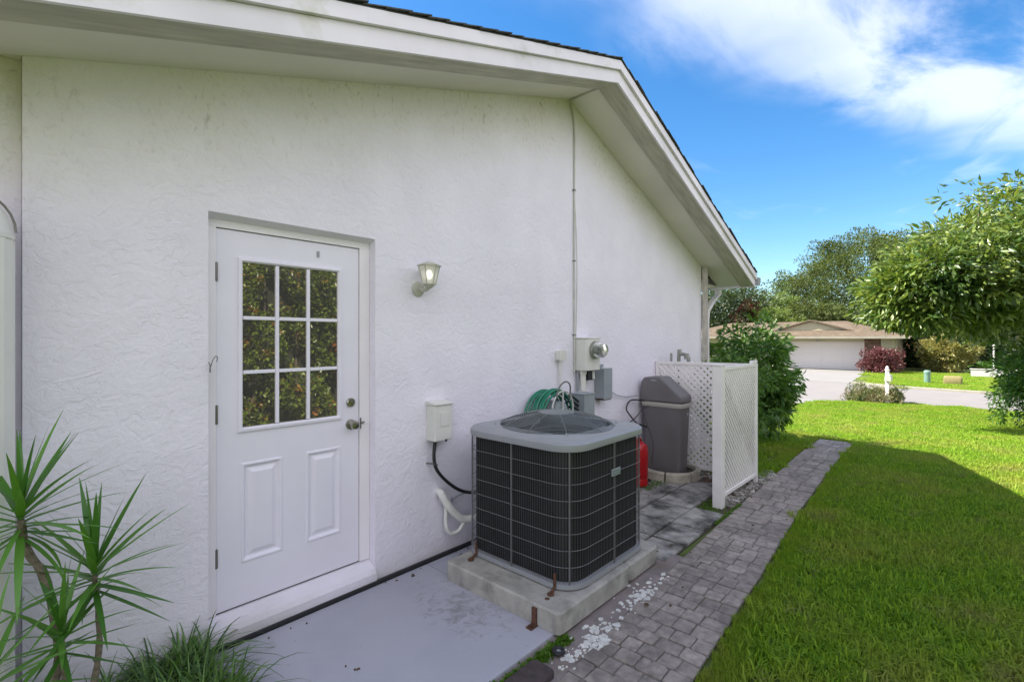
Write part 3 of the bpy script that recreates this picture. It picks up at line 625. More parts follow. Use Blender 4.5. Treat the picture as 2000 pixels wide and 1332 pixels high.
for k in range(6):
    A, B_ = hexr(.043, zb), hexr(.071, zt); j = (k+1) % 6
    b = MB(); sh_ = Vector((lx, ly, 0))
    def inn(p, f): return (lx+(p[0]-lx)*f, ly+(p[1]-ly)*f, p[2])
    b.add([A[k], A[j], B_[j], B_[k], inn(A[k], .94), inn(A[j], .94), inn(B_[j], .95), inn(B_[k], .95)], [(0,1,2,3), (7,6,5,4), (0,4,5,1), (1,5,6,2), (2,6,7,3), (3,7,4,0)])
    b.build('pane', M['lampglass'], lamp)
    b = MB(); b.tube([inn(A[k], 1.02), inn(B_[k], 1.02)], .0042, 6); b.build('rib', M['lampmetal'], lamp)
b = MB(); b.loft([hexr(.086, zt+.001), hexr(.088, zt+.005), hexr(.04, zt+.026), hexr(.012, zt+.030)]); b.build('cap', M['lampmetal'], lamp)
b = MB(); b.loft([hexr(.048, zb-.008), hexr(.050, zb), hexr(.03, zb+.001)]); b.build('collar', M['lampmetal'], lamp)
b = MB(); b.sphere((lx, ly, 2.03), .021, 12, 8, sz=1.5); b.build('bulb', M['bulb'], lamp, smooth=True)

# ------------------------------------------------------------------ small enclosures on the wall
bx = thing('cable_box', (2.25, 0, .85), 'white utility box with a raised square, left of the condenser', 'utility box')
b = MB(); b.box(2.165, 2.325, -.098, -.0, .862, 1.115); b.build('housing', M['boxw'], bx, bevel=.006)
b = MB(); b.prism([(0, 1.117), (-.108, 1.117), (-.108, 1.128), (0, 1.145)], 2.158, 2.332, 'x'); b.build('lid', M['boxw'], bx, bevel=.003)
Box('raised_square', M['boxw'], (2.215, 2.292, -.103, -.0985, .965, 1.065), bx, bevel=.004)
b = MB(); b.box(2.255, 2.275, -.1, -.096, .852, .870); b.build('latch', M['hinge'], bx)
cb = thing('black_conduit', (2.21, -.05, .86), 'black flexible conduit looping from the white box to the condenser', 'conduit')
b = MB(); b.tube(bez([(2.205, -.05, .862), (2.19, -.055, .74), (2.22, -.06, .64), (2.34, -.06, .52), (2.47, -.08, .44), (2.62, -.16, .42), (2.8, -.30, .44)], 40), .0125, 10); b.build('hose', M['black'], cb, smooth=True)
b = MB(); b.tube([(2.165, -.0, .70), (2.185, -.06, .70), (2.21, -.07, .69)], .006, 8); b.build('clamp', M['hinge'], cb)
ref = thing('refrigerant_lines', (2.3, 0, .42), 'two white wrapped pipes from the wall into the condenser', 'pipes')
b = MB(); b.tube(bez([(2.27, .0, .47), (2.26, -.05, .47), (2.29, -.075, .40), (2.36, -.09, .31), (2.45, -.11, .25), (2.6, -.19, .27), (2.75, -.30, .29)], 36), .028, 12); b.build('thick_pipe', M['pvc'], ref, smooth=True)
b = MB(); b.tube(bez([(2.30, .0, .43), (2.31, -.04, .36), (2.295, -.06, .24), (2.33, -.07, .17), (2.40, -.08, .17), (2.46, -.1, .23), (2.58, -.17, .25)], 36), .014, 10); b.build('thin_pipe', M['pvc'], ref, smooth=True)
b = MB(); b.tube(bez([(2.40, -.005, .40), (2.36, -.03, .36), (2.42, -.02, .40), (2.55, -.05, .42), (2.7, -.1, .42)], 20), .006, 6); b.build('control_wire', M['boxg'], ref, smooth=True)

# ------------------------------------------------------------------ condenser pad
pad = thing('concrete_pad', (2.6, -.76, 0), 'raised rough concrete pad carrying the grey condenser', 'concrete pad')
b = MB()
def rq(x0, x1, y0, y1, r, z, ins=0, n=5):
    o = []
    for cx, cy, a in ((x1-r, y1-r, 0), (x0+r, y1-r, 90), (x0+r, y0+r, 180), (x1-r, y0+r, 270)):
        for k in range(n): t = R(a+90*k/(n-1)); o.append((cx+(r-ins)*math.cos(t), cy+(r-ins)*math.sin(t), z))
    return o
b.loft([rq(2.09, 2.86, -1.235, -.30, .03, .001), rq(2.09, 2.86, -1.235, -.30, .03, .108), rq(2.09, 2.86, -1.235, -.30, .03, .12, .010)]); b.build('front_block', M['pad'], pad, smooth=True)
b = MB(); b.loft([rq(2.864, 3.30, -1.225, -.30, .05, .001), rq(2.864, 3.30, -1.225, -.30, .05, .10), rq(2.864, 3.30, -1.225, -.30, .05, .116, .014)]); b.build('rear_block', M['pad'], pad, smooth=True)
def clip_(x, y, nx, ny, z0):
    b = MB(); b.tube([(x-nx*.02, y-ny*.02, z0+.10), (x-nx*.022, y-ny*.022, z0+.025), (x+nx*.03, y+ny*.03, z0+.004)], .009, 6); b.tube([(x+nx*.03, y+ny*.03, z0-.0), (x+nx*.03, y+ny*.03, z0+.018)], .010, 6)
    b.sphere((x+nx*.03, y+ny*.03, z0+.004), .022, 10, 5, sz=.35); return b
clip_(2.236, -.42, -1, 0, .121).build('hold_down_clip', M['rust'], pad, smooth=True)
clip_(2.245, -1.075, -1, -.2, .121).build('hold_down_clip', M['rust'], pad, smooth=True)
b = MB(); b.box(2.074, 2.088, -1.085, -1.055, .0, .10); b.box(2.03, 2.088, -1.09, -1.05, .0, .008); b.tube([(2.05, -1.07, 0), (2.05, -1.07, .02)], .008, 6); b.build('rusty_bracket', M['rust'], pad)
b = MB(); b.sphere((2.17, -1.09, .12), .016, 10, 5, sz=.3); b.build('bolt_head', M['rust'], pad, smooth=True)
# ------------------------------------------------------------------ condenser
ax0, ax1, ay0, ay1, ar = 2.265, 3.21, -1.192, -.265, .17
acx, acy = (ax0+ax1)/2, (ay0+ay1)/2
ac = thing('air_conditioner', (acx, acy, .12), 'large dark grey air conditioner condenser with wire guard on its pad', 'air conditioner')
def rs(ins, z, n=9): return rq(ax0+ins, ax1-ins, ay0+ins, ay1-ins, max(ar-ins, .02), z, 0, n)
b = MB(); b.loft([rs(.012, .124), rs(0, .13), rs(0, .158), rs(.03, .160)]); b.build('base_pan', M['acgrey'], ac, smooth=True)
b = MB(); b.loft([rs(.035, .161), rs(.035, .925)]); b.build('coil', M['accoil'], ac, smooth=True)
# coil fins: hundreds of thin upright blades, joined
def outline(ins, step):
    p = [Vector(q) for q in rs(ins, 0, 13)]; p.append(p[0]); res = []; carry = 0
    for a, c in zip(p, p[1:]):
        d = (c-a).length; t = carry
        while t < d: res.append((a+(c-a)*(t/d), (c-a).normalized())); t += step
        carry = t-d
    return res
b = MB()
for p, t in outline(.031, .0045):
    nrm = Vector((t.y, -t.x, 0)); q = p+nrm*.003
    b.add([(p.x, p.y, .162), (q.x, q.y, .162), (q.x, q.y, .924), (p.x, p.y, .924)], [(0, 1, 2, 3)])
b.build('coil_fins', M['acdark'], ac, kind='stuff')
b = MB()
for p, t in outline(.006, .0178): 
    b.box(p.x-.0006, p.x+.0006, p.y-.0006, p.y+.0006, .16, .93)
b.build('guard_wires', mat('thin_wire', (.17,.17,.175), .5), ac, kind='stuff')
for k in range(1, 8):
    z = .16+.0965*k; b = MB(); b.tube(rs(.004, z, 7), .0022, 6, closed=True); b.build('guard_rail', M['acwire'], ac, smooth=True)
mids = [(ax0+.002, (ay0+ay1)/2), (ax1-.002, (ay0+ay1)/2), ((ax0+ax1)/2, ay0+.002), ((ax0+ax1)/2, ay1-.002)]
k_ = ar*(1-math.sqrt(.5))+.002
mids += [(ax0+k_, ay0+k_), (ax1-k_, ay0+k_), (ax0+k_, ay1-k_), (ax1-k_, ay1-k_)]
for mx_, my_ in mids: Box('guard_strap', M['acwire'], (mx_-.004, mx_+.004, my_-.004, my_+.004, .158, .928), ac)
# lid with the round opening
b = MB(); m2 = 36
ringo = lambda r, z: [(acx+r*math.cos(2*PI*k/m2), acy+r*math.sin(2*PI*k/m2), z) for k in range(m2)]
sq = lambda ins, z: rs(ins, z, 9)
b.loft([sq(.01, .926), sq(-.008, .930), sq(-.012, .945), sq(-.010, .970), sq(.006, .984), sq(.022, .987), sq(.030, .983), sq(.05, .990)], False)
top = len(b.v)-m2
# match angles of square ring (starts at angle 0 corner region) to circle
last = b.v[top:]
circ = []
for p in last:
    a = math.atan2(p[1]-acy, p[0]-acx); circ.append((acx+.395*math.cos(a), acy+.395*math.sin(a), .996))
circ2 = [(p[0]*1+0, p[1], .93) for p in circ]
b.v += circ; b.v += circ2
for i in range(m2):
    j = (i+1) % m2; b.f.append((top+i, top+j, top+m2+j, top+m2+i)); b.f.append((top+m2+i, top+m2+j, top+2*m2+j, top+2*m2+i))
lid = b.build('top_cover', M['acgrey'], ac, smooth=True)
for sx, sy in ((-1, -1), (1, -1), (-1, 1), (1, 1)):
    b = MB(); b.sphere((acx+sx*.30, acy+sy*.30, .997), .009, 8, 5); b.build('screw', M['steel'], lid, smooth=True)
b = MB(); b.lathe([(.385, .60), (.385, .79)], (acx, acy, .2), 'z', 40); b.f = [f for f in b.f if len(f) == 4]; b.build('fan_shroud', M['acdark'], ac, smooth=True)
b = MB(); b.lathe([(.39, .0), (.39, .01)], (acx, acy, .80), 'z', 40); b.build('fan_floor', M['acdark'], ac)
fan = MB(); fan.lathe([(.08, 0), (.08, .12), (.05, .14)], (acx, acy, .83), 'z', 20); fan.build('fan_motor', M['acdark'], ac, smooth=True)
for k in range(3):
    a = 2*PI*k/3+.5; b = MB(); P_ = []
    for r_, wdt, tw in ((.06, .06, .03), (.20, .16, .035), (.35, .22, .02)):
        for s_ in (-1, 1): P_.append((acx+r_*math.cos(a)-s_*wdt/2*math.sin(a), acy+r_*math.sin(a)+s_*wdt/2*math.cos(a), .90+s_*tw))
    b.add(P_+[(p[0], p[1], p[2]-.004) for p in P_], [(0,2,3,1), (2,4,5,3), (1+6,3+6,2+6,0+6), (3+6,5+6,4+6,2+6)]); b.build('fan_blade', M['gutter'], ac)
def dz_(r): return .994+.088*(1-(r/.40)**2.2)
b = MB()
nr = 22
for k in range(nr):
    r_ = .105+(.40-.105)*k/(nr-1); b.tube([(acx+r_*math.cos(2*PI*i/48), acy+r_*math.sin(2*PI*i/48), dz_(r_)) for i in range(48)], .0022, 5, closed=True)
b.build('fan_guard_rings', M['dome'], ac, smooth=True, kind='stuff')
for k in range(10):
    a = 2*PI*k/10+.18; b = MB(); b.tube([(acx+r_*math.cos(a), acy+r_*math.sin(a), dz_(r_)+.004) for r_ in (.405, .36, .30, .22, .12)], .0028, 6); b.build('fan_guard_spoke', M['dome'], ac, smooth=True)
b = MB(); b.lathe([(.13, -.006), (.13, 0), (.10, .004), (.02, .006)], (acx, acy, dz_(.11)), 'z', 30); b.build('centre_cap', M['dome'], ac, smooth=True)
# name plate on the front, teal field in a silver border
bdx = acx+.025
Box('name_plate', M['gutter'], (bdx-.075, bdx+.03, ay0-.010, ay0-.004, .72, .765), ac, bevel=.002)
pl = [o for o in ac.children if o.name.startswith('name_plate')][0]
Box('plate_field', mat('teal_plate', (.10,.17,.16), .4), (bdx-.066, bdx+.021, ay0-.0115, ay0-.0102, .729, .756), pl)
txm = mat('plate_letter', (.30,.33,.32), .4)
b = MB()
for k in range(8): b.box(bdx-.060+k*.0098, bdx-.060+k*.0098+.0062, ay0-.0125, ay0-.0117, .736, .749+(.003 if k == 0 else 0))
b.build('plate_lettering', txm, pl)

# ------------------------------------------------------------------ meter and its neighbours
mt = thing('electric_meter', (4.13, 0, 1.43), 'cream electric meter box with round glass meter on the wall', 'electric meter')
Box('housing', M['boxw'], (4.0, 4.25, -.14, 0, 1.272, 1.585), mt, bevel=.006)
Box('lip', M['boxw'], (3.995, 4.255, -.147, 0, 1.587, 1.60), mt, bevel=.003)
b = MB(); b.lathe([(.086, 0), (.090, -.012), (.084, -.03), (.076, -.032)], (4.14, -.1405, 1.475), 'y', 28); b.build('ring', M['meter'], mt, smooth=True)
b = MB(); b.lathe([(.076, -.033), (.074, -.10), (.062, -.125), (.03, -.132)], (4.14, -.1405, 1.475), 'y', 28); gl = b.build('glass', M['mglass'], mt, smooth=True)
b = MB(); b.lathe([(.066, -.034), (.066, -.05)], (4.14, -.1405, 1.475), 'y', 24); b.build('dial', M['meter'], mt)
Box('register', M['black'], (4.105, 4.175, -.215, -.195, 1.47, 1.51), mt); Box('register_plate', M['steel'], (4.11, 4.17, -.21, -.196, 1.43, 1.46), mt)
b = MB(); b.tube([(4.06, -.06, 1.271), (4.06, -.06, -.01)], .030, 14); b.tube([(4.06, -.06, 1.271), (4.06, -.06, 1.235)], .038, 14); b.build('conduit', M['boxw'], mt, smooth=True)
b = MB(); b.tube([(4.015, -.03, 1.271), (4.015, -.03, .3)], .011, 8); b.build('ground_conduit', M['boxg'], mt, smooth=True)
b = MB(); b.box(4.12, 4.235, -.085, -.01, 1.17, 1.268); hub = b.build('connector', M['black'], mt); b = MB(); b.tube([(4.2, -.09, 1.265), (4.2, -.095, 1.18)], .014, 10); b.build('nipple', M['boxw'], mt, smooth=True)
bxg = thing('disconnect_box', (4.43, 0, 1.13), 'grey disconnect box below and right of the meter', 'disconnect box')
Box('housing', M['boxg'], (4.36, 4.51, -.115, 0, .965, 1.275), bxg, bevel=.004)
Box('cover', M['boxg'], (4.352, 4.518, -.124, -.1155, .957, 1.28), bxg, bevel=.003)
Box('hanger_tab', M['boxg'], (4.36, 4.51, -.02, 0, 1.281, 1.315), bxg); Box('drip_lip', M['rust'], (4.37, 4.50, -.118, -.005, .948, .956), bxg)
b = MB(); b.tube(bez([(4.52, -.02, 1.13), (4.7, -.03, .99), (4.95, -.03, .93), (5.25, -.05, .92)], 20), .005, 6); b.build('wire', M['boxg'], bxg, smooth=True)
jb = thing('small_junction_box', (3.73, 0, 1.42), 'tiny white junction box with thin pipe, left of the meter', 'junction box')
Box('housing', M['boxw'], (3.685, 3.775, -.055, 0, 1.385, 1.475), jb, bevel=.004); Box('cover', M['boxw'], (3.68, 3.78, -.061, -.0555, 1.38, 1.48), jb, bevel=.003)
b = MB(); b.tube([(3.73, -.025, 1.384), (3.73, -.025, .7)], .012, 10); b.build('pipe', M['boxw'], jb, smooth=True)
sb = thing('grey_service_box', (3.99, 0, .9), 'tall grey metal box standing behind the condenser by the hose', 'service box')
Box('housing', M['boxg'], (3.79, 3.965, -.26, -.11, .20, 1.06), sb, bevel=.005); Box('cap', M['boxg'], (3.785, 3.97, -.265, -.105, 1.062, 1.075), sb, bevel=.003)
b = MB()
for i in range(5): b.tube(bez([(3.78, -.2, 1.0-.04*i), (3.70, -.16, 1.06-.05*i), (3.62, -.12, 1.02-.06*i)], 8), .011, 8)
b.build('black_hose_ends', M['black'], sb, smooth=True)
# cable up the wall
wc = thing('wall_cable', (3.98, -.01, 2.6), 'thin painted cable running up the wall to the gable peak', 'cable')
b = MB(); b.tube(bez([(3.985, -.012, 1.25), (3.98, -.012, 2.0), (3.978, -.012, 2.7), (3.985, -.012, 3.3), (3.985, -.012, 3.62), (3.965, -.012, 3.78), (3.925, -.014, 3.87), (3.905, -.02, 3.908)], 50), .008, 8); b.build('cable', M['cable'], wc, smooth=True)
b = MB(); b.tube(bez([(4.0, -.008, 1.3), (4.03, -.008, 2.0), (4.03, -.008, 2.45), (4.0, -.008, 2.9), (3.995, -.008, 3.1)], 40), .0035, 6); b.build('loose_wire', M['cable'], wc, smooth=True)
for z in (3.05, 2.35, 1.62): Box('clip', M['hinge'], (3.965, 3.998, -.022, 0, z, z+.012), wc)
b = MB(); b.tube([(3.90, -.02, 3.912), (3.897, -.34, 3.918)], .010, 8); b.build('ridge_cable', M['cable'], wc, smooth=True)
# hose reel
hr = thing('hose_reel', (3.42, -.03, .88), 'green garden hose coiled on a wall reel behind the condenser', 'hose reel')
hx, hz = 3.44, .88
b = MB()
for k in range(11):
    rad = .215+.045*random.random(); yy = -.05-.017*k
    b.tube([(hx+(rad+.008*math.sin(3*a+k))*math.cos(a), yy-.008*math.sin(a*2+k), hz+(rad)*math.sin(a)) for a in [2*PI*i/40 for i in range(40)]], .0095, 7, closed=True)
b.build('hose_coil', M['hose'], hr, smooth=True)
b = MB(); b.tube([(hx+.15*math.cos(2*PI*i/32), -.27, hz+.10+.15*math.sin(2*PI*i/32)) for i in range(32)], .008, 8, closed=True)
for a in (90, 210, 330): b.tube([(hx, -.27, hz+.10), (hx+.15*math.cos(R(a)), -.27, hz+.10+.15*math.sin(R(a)))], .008, 8)
b.build('reel_guard', M['wirewhite'], hr, smooth=True)
b = MB(); b.tube(bez([(hx-.11, -.26, hz+.15), (hx-.08, -.29, hz+.29), (hx, -.30, hz+.335), (hx+.08, -.29, hz+.29), (hx+.11, -.26, hz+.15)], 20), .007, 8); b.build('hoop', M['acwire'], hr, smooth=True)
b = MB(); b.lathe([(.10, 0), (.10, -.22), (.05, -.225)], (hx, -.03, hz+.06), 'y', 20); b.build('drum', M['boxg'], hr, smooth=True)
Box('bracket', M['boxg'], (hx-.05, hx+.05, -.03, 0, hz-.2, hz+.2), hr)

# ------------------------------------------------------------------ softener cabinet, ring, red container
cab = thing('water_softener', (5.45, -.29, .06), 'dark grey plastic cabinet with beige band and sloping lid', 'water softener')
cx0, cx1, cy0, cy1 = 5.30, 5.58, -.55, -.035
b = MB(); b.loft([rq(cx0+.03, cx1-.02, cy0+.045, cy1-.045, .04, .055), rq(cx0+.01, cx1-.005, cy0+.015, cy1-.015, .045, .78), rq(cx0+.008, cx1-.005, cy0+.012, cy1-.012, .045, .80)]); b.build('body', M['cabinet'], cab, smooth=True)
b = MB(); b.loft([rq(cx0, cx1, cy0, cy1, .05, .80), rq(cx0-.004, cx1+.004, cy0-.004, cy1+.004, .05, .815), rq(cx0-.004, cx1+.004, cy0-.004, cy1+.004, .05, .842), rq(cx0, cx1, cy0, cy1, .05, .850)]); b.build('band', M['band'], cab, smooth=True)
b = MB(); prof_ = [(cy0+.0, .853), (cy1-.0, .853), (cy1-.01, 1.08), (cy1-.045, 1.135), (-.26, 1.145), (-.29, 1.14), (cy0+.05, .965), (cy0+.0, .925)]
b.prism(prof_, cx0+.002, cx1-.002, 'x'); b.build('lid', M['cabinet'], cab, bevel=.022)
Box('emblem', M['gutter'], (cx0-.0035, cx0-.001, -.245, -.175, 1.095, 1.113), cab); Box('catch', M['gutter'], (cx0+.16, cx0+.175, cy0+.004, cy0+.013, .70, .74), cab)
rg = thing('concrete_ring', (5.45, -.30, 0), 'round cream concrete ring under the grey softener cabinet', 'concrete ring')
rcx, rcy, rR = 5.48, -.33, .335
for k in range(7):
    a0, a1 = 2*PI*k/7+.03-.2, 2*PI*(k+1)/7-.03-.2; b = MB(); rings = []
    for i in range(7):
        a = a0+(a1-a0)*i/6; c_, s_ = math.cos(a), math.sin(a)
        rings.append([(rcx+r_*c_, rcy+r_*s_, z) for r_, z in ((rR, -.011), (rR, .075), (rR-.012, .088), (rR-.05, .09), (rR-.06, .08), (rR-.06, -.011))])
    b.loft(rings); b.build('ring_block', M['ring'], rg, smooth=True)
b = MB(); b.lathe([(rR-.062, 0), (rR-.062, .06)], (rcx, rcy, -.011), 'z', 28); b.build('ring_fill', M['soil'], rg)
b = MB(); b.tube(bez([(5.30, -.12, .55), (5.1, -.10, .62), (4.98, -.08, .72), (4.93, -.06, .80), (5.05, -.05, .88), (5.30, -.08, .86)], 30), .008, 8); b.tube(bez([(5.30, -.14, .80), (5.12, -.16, .78), (5.0, -.12, .68), (4.98, -.04, .62)], 20), .006, 8); b.tube(bez([(5.20, -.1, .86), (5.22, -.16, .60), (5.26, -.22, .4), (5.27, -.2, .12)], 20), .003, 6)
hs_ = b.build('black_tubing', M['black'], cab, smooth=True)
rc = thing('red_container', (4.86, -.24, 0), 'red round-topped plastic container between condenser and softener', 'container')
b = MB(); b.lathe([(.07, -.008), (.098, .0), (.102, .05), (.092, .075), (.102, .095), (.104, .36), (.094, .42), (.06, .455), (.03, .465)], (4.87, -.24, 0), 'z', 26); b.build('body', M['red'], rc, smooth=True)
b = MB(); b.tube(bez([(4.81, -.24, .45), (4.83, -.24, .49), (4.91, -.24, .49), (4.93, -.24, .45)], 14), .009, 8); b.lathe([(.022, .46), (.022, .485)], (4.87, -.24, 0), 'z', 14); b.build('handle', M['red'], rc, smooth=True)

# ------------------------------------------------------------------ lattice screens
def lattice(root, P0, P1, z0, z1, pitch=.076):
    """diagonal slats between two upright lines; P0, P1 are ground points"""
    P0 = Vector((*P0, 0)); P1 = Vector((*P1, 0)); d = (P1-P0); W = d.length; d.normalize(); nn = Vector((-d.y, d.x, 0)); H = z1-z0
    wd = .036
    for s_, off in ((1, .0045), (-1, -.0045)):
        c = -H if s_ > 0 else 0
        c += pitch*.5
        while c < (W if s_ > 0 else W+H):
            # line u = c + s_*v
            if s_ > 0: v0, v1 = max(0, -c), min(H, W-c)
            else: v0, v1 = max(0, c-W), min(H, c)
            if v1-v0 > .03:
                hw = wd/2*math.sqrt(2)
                def pt(v, du): return P0 + d*min(max(c+s_*v+du, 0), W) + Vector((0, 0, z0+v))
                q = [pt(v0, -hw), pt(v0, hw), pt(v1, hw), pt(v1, -hw)]
                mb_ = MB(); a = [x_+nn*(off-.0035) for x_ in q]; e = [x_+nn*(off+.0035) for x_ in q]
                mb_.add(a+e, [(0,1,2,3), (7,6,5,4), (0,4,5,1), (1,5,6,2), (2,6,7,3), (3,7,4,0)]); mb_.build('slat', M['lattice'], root)
            c += pitch
    def bar(a, b_, za, zb, th): 
        mb_ = MB(); A_ = P0+d*a; B_ = P0+d*b_
        q = [A_-nn*th, B_-nn*th, B_+nn*th, A_+nn*th]; mb_.add([(p.x, p.y, za) for p in q]+[(p.x, p.y, zb) for p in q], [(0,3,2,1), (4,5,6,7), (0,1,5,4), (1,2,6,5), (2,3,7,6), (3,0,4,7)]); return mb_
    bar(0, W, z1-.002, z1+.035, .016).build('top_rail', M['lattice'], root, bevel=.003)
    bar(0, W, z0-.035, z0+.002, .016).build('bottom_rail', M['lattice'], root, bevel=.003)
    bar(0, .035, z0+.003, z1-.003, .014).build('side_rail', M['lattice'], root); bar(W-.035, W, z0+.003, z1-.003, .014).build('side_rail', M['lattice'], root)
lf = thing('lattice_screen', (4.80, -1.12, 0), 'white lattice panel with square post facing the paver path', 'lattice screen')
b = MB(); b.box(4.755, 4.845, -1.165, -1.075, -.06, 1.325); b.build('post', M['lattice'], lf, bevel=.004)
b = MB(); b.box(4.748, 4.852, -1.172, -1.068, 1.326, 1.343); b.build('post_cap', M['lattice'], lf, bevel=.004)
lattice(lf, (4.847, -1.135), (5.86, -1.15), .09, 1.28, .062)
Box('top_block', M['lattice'], (5.72, 5.88, -1.168, -1.13, 1.316, 1.345), lf)
lb = thing('rear_lattice_screen', (5.88, -.6, 0), 'white lattice panel between wall and corner behind the softener', 'lattice screen')
b = MB(); b.box(5.862, 5.90, -1.165, -1.127, -.06, 1.31); b.build('corner_post', M['lattice'], lb)
lattice(lb, (5.885, -1.125), (5.78, -.006), .06, 1.27)
pf = thing('pipe_fitting', (5.95, -.25, 1.3), 'grey-green pipe fitting standing above the rear lattice screen', 'pipe fitting')
b = MB(); b.tube(bez([(6.02, -.20, -.02), (6.02, -.20, 1.34), (6.02, -.23, 1.385), (6.02, -.28, 1.385), (6.02, -.32, 1.36), (6.02, -.33, 1.25)], 24), .022, 10); b.tube([(6.02, -.30, 1.33), (6.02, -.30, 1.40)], .03, 10); b.tube([(6.02, -.10, 1.2), (6.02, -.10, 1.40)], .016, 8); b.build('pipe', M['meter'], pf, smooth=True)

# ------------------------------------------------------------------ things on the ground
wh = thing('rubber_grommet', (2.0, Yd(1.47), -.01), 'small black rubber grommet lying in the mortar beside the landing', 'grommet')
b = MB(); b.tube([(1.99+.024*math.cos(2*PI*i/20), Yd(1.485)+.024*math.sin(2*PI*i/20), .004) for i in range(20)], .011, 8, closed=True); b.build('rubber_ring', M['black'], wh, smooth=True)
b = MB(); b.lathe([(.014, 0), (.014, .008), (.006, .009)], (1.99, Yd(1.485), -.004), 'z', 14); b.build('hub', M['gutter'], wh, smooth=True)
db = thing('dark_brick', (1.72, Yd(1.5), -.02), 'dark brown broken brick at the bottom edge of the photo', 'brick')
b = MB(); b.loft([rq(1.62, 1.86, Yd(1.40), Yd(1.54), .03, -.03), rq(1.62, 1.86, Yd(1.40), Yd(1.54), .03, .005), rq(1.63, 1.85, Yd(1.41), Yd(1.53), .03, .016)]); b.build('block', mat('dark_stone', (.06,.045,.045), .9, var=.4, vs=20, bump=.6), db, smooth=True)
# tall white ribbed tank at the rear corner
tk = thing('white_tank', (-.06, -.125, 0), 'tall white ribbed tank with domed top at the left edge', 'tank')
tcx, tcy, tr_ = -.062, -.125, .160
b = MB(); rings = []
nn_ = 60
for z in (-.04, .4, 1.2, 1.96):
    rings.append([(tcx+(tr_+(.004 if k % 3 == 0 else 0))*math.cos(2*PI*k/nn_), tcy+(tr_+(.004 if k % 3 == 0 else 0))*math.sin(2*PI*k/nn_), z) for k in range(nn_)])
b.loft(rings); b.build('shell', M['tank'], tk, smooth=False)
b = MB(); b.lathe([(tr_+.004, 1.961), (tr_+.004, 1.98), (tr_, 1.985)] + [(tr_*math.cos(R(a)), 1.985+tr_*math.sin(R(a))) for a in range(10, 91, 10)], (tcx, tcy, 0), 'z', 40); b.build('dome', M['tank'], tk, smooth=True)
b = MB(); b.tube([(tcx+(tr_+.004)*math.cos(R(a)), tcy-.06, 1.985+(tr_+.004)*math.sin(R(a))) for a in range(0, 181, 12)], .004, 6); b.build('seam_wire', M['hinge'], tk, smooth=True)
b = MB(); b.tube([(tcx+.02, tcy, 2.13), (tcx+.02, tcy, 2.20)], .006, 8); b.lathe([(.02, 2.20), (.02, 2.207)], (tcx+.02, tcy, 0), 'z', 12); b.build('finial', M['hinge'], tk, smooth=True)

# ------------------------------------------------------------------ plants by the door
soilb = Box('planting_bed', M['soil'], (-1.2, .715, -1.2, -.005, -.10, -.02), kind='structure', label='dark soil bed at the foot of the wall')
dr = thing('dracaena', (.1, -.45, -.02), 'spiky dracaena with four leafy heads on bare stems, lower left', 'dracaena')
lm = []
for k in range(7):
    r_ = random.Random(50+k); V = []; F = []; n_ = 9; droop = [.02, .06, .12, .2, .3, .05, .45][k]
    for i in range(n_+1):
        t = i/n_; wv = .012*(math.sin(PI*min(1, t*1.6+.12))**.5 if t < .3 else (1-((t-.3)/.7)**1.6)) + .0006
        x_ = t*math.cos(droop*t*1.2); z_ = -droop*t*t*.75
        V += [(x_, -wv, z_+wv*.45), (x_, 0, z_), (x_, wv, z_+wv*.45)]
    for i in range(n_):
        a = i*3; F += [(a, a+3, a+4), (a, a+4, a+1), (a+1, a+4, a+5), (a+1, a+5, a+2)]
    V = [(v[0], v[1]*2.75, v[2]*1.0) for v in V]
    me = bpy.data.meshes.new('leaf'); me.from_pydata(V, [], F); at = me.attributes.new('var', 'FLOAT', 'FACE'); at.data.foreach_set('value', [r_.random()]*len(F)); me.polygons.foreach_set('use_smooth', [True]*len(F)); me.materials.append(M['drac']); lm.append(me)
def head(c, n, ln, seed, tilt=(0, 0)):
    r_ = random.Random(seed); c = Vector(c)-Vector(dr.location)
    for k in range(n):
        t = k/(n-1); el = R(88-118*t**.8 + r_.uniform(-7, 7)); az = k*2.399963+r_.uniform(-.2, .2)
        o = bpy.data.objects.new('leaf', lm[min(6, int(t*5+r_.random()*2))]); C.objects.link(o); o.parent = dr
        o.location = c+Vector((0, 0, .05-.11*t)); s_ = ln*r_.uniform(.78, 1.1)*(1-.15*abs(t-.4)); o.scale = (s_, s_*r_.uniform(.85, 1.1), s_)
        dirv = Vector((math.cos(az)*math.cos(el)+tilt[0], math.sin(az)*math.cos(el)+tilt[1], math.sin(el)))
        o.rotation_euler = dirv.to_track_quat('X', 'Z').to_euler()
H1, H2, H3, H4 = (.105, -.39, .96), (.30, -.40, .70), (.20, -.50, .55), (.02, -.60, .52)
head(H1, 40, .35, 1, (.1, 0)); head(H2, 42, .34, 2); head(H3, 30, .28, 3); head(H4, 32, .31, 4, (0, -.1))
def stem(name, pts, r): 
    b = MB(); p = bez(pts, 24); m = len(p); b.tube(p, [r*(1-.35*i/m)+.0015*math.sin(i*2.1) for i in range(m)], 9); b.build(name, M['bark'], dr, smooth=True)
stem('trunk', [(.14, -.42, -.03), (.16, -.42, .25), (.20, -.42, .45), (.17, -.40, .72), (.12, -.39, .85), H1], .017)
stem('stem', [(.24, -.50, -.03), (.27, -.47, .2), (.31, -.43, .45), H2], .013)
stem('stem', [(.18, -.48, .05), (.22, -.50, .25), H3], .013)
stem('stem', [(.10, -.50, -.03), (.08, -.56, .2), H4], .014)
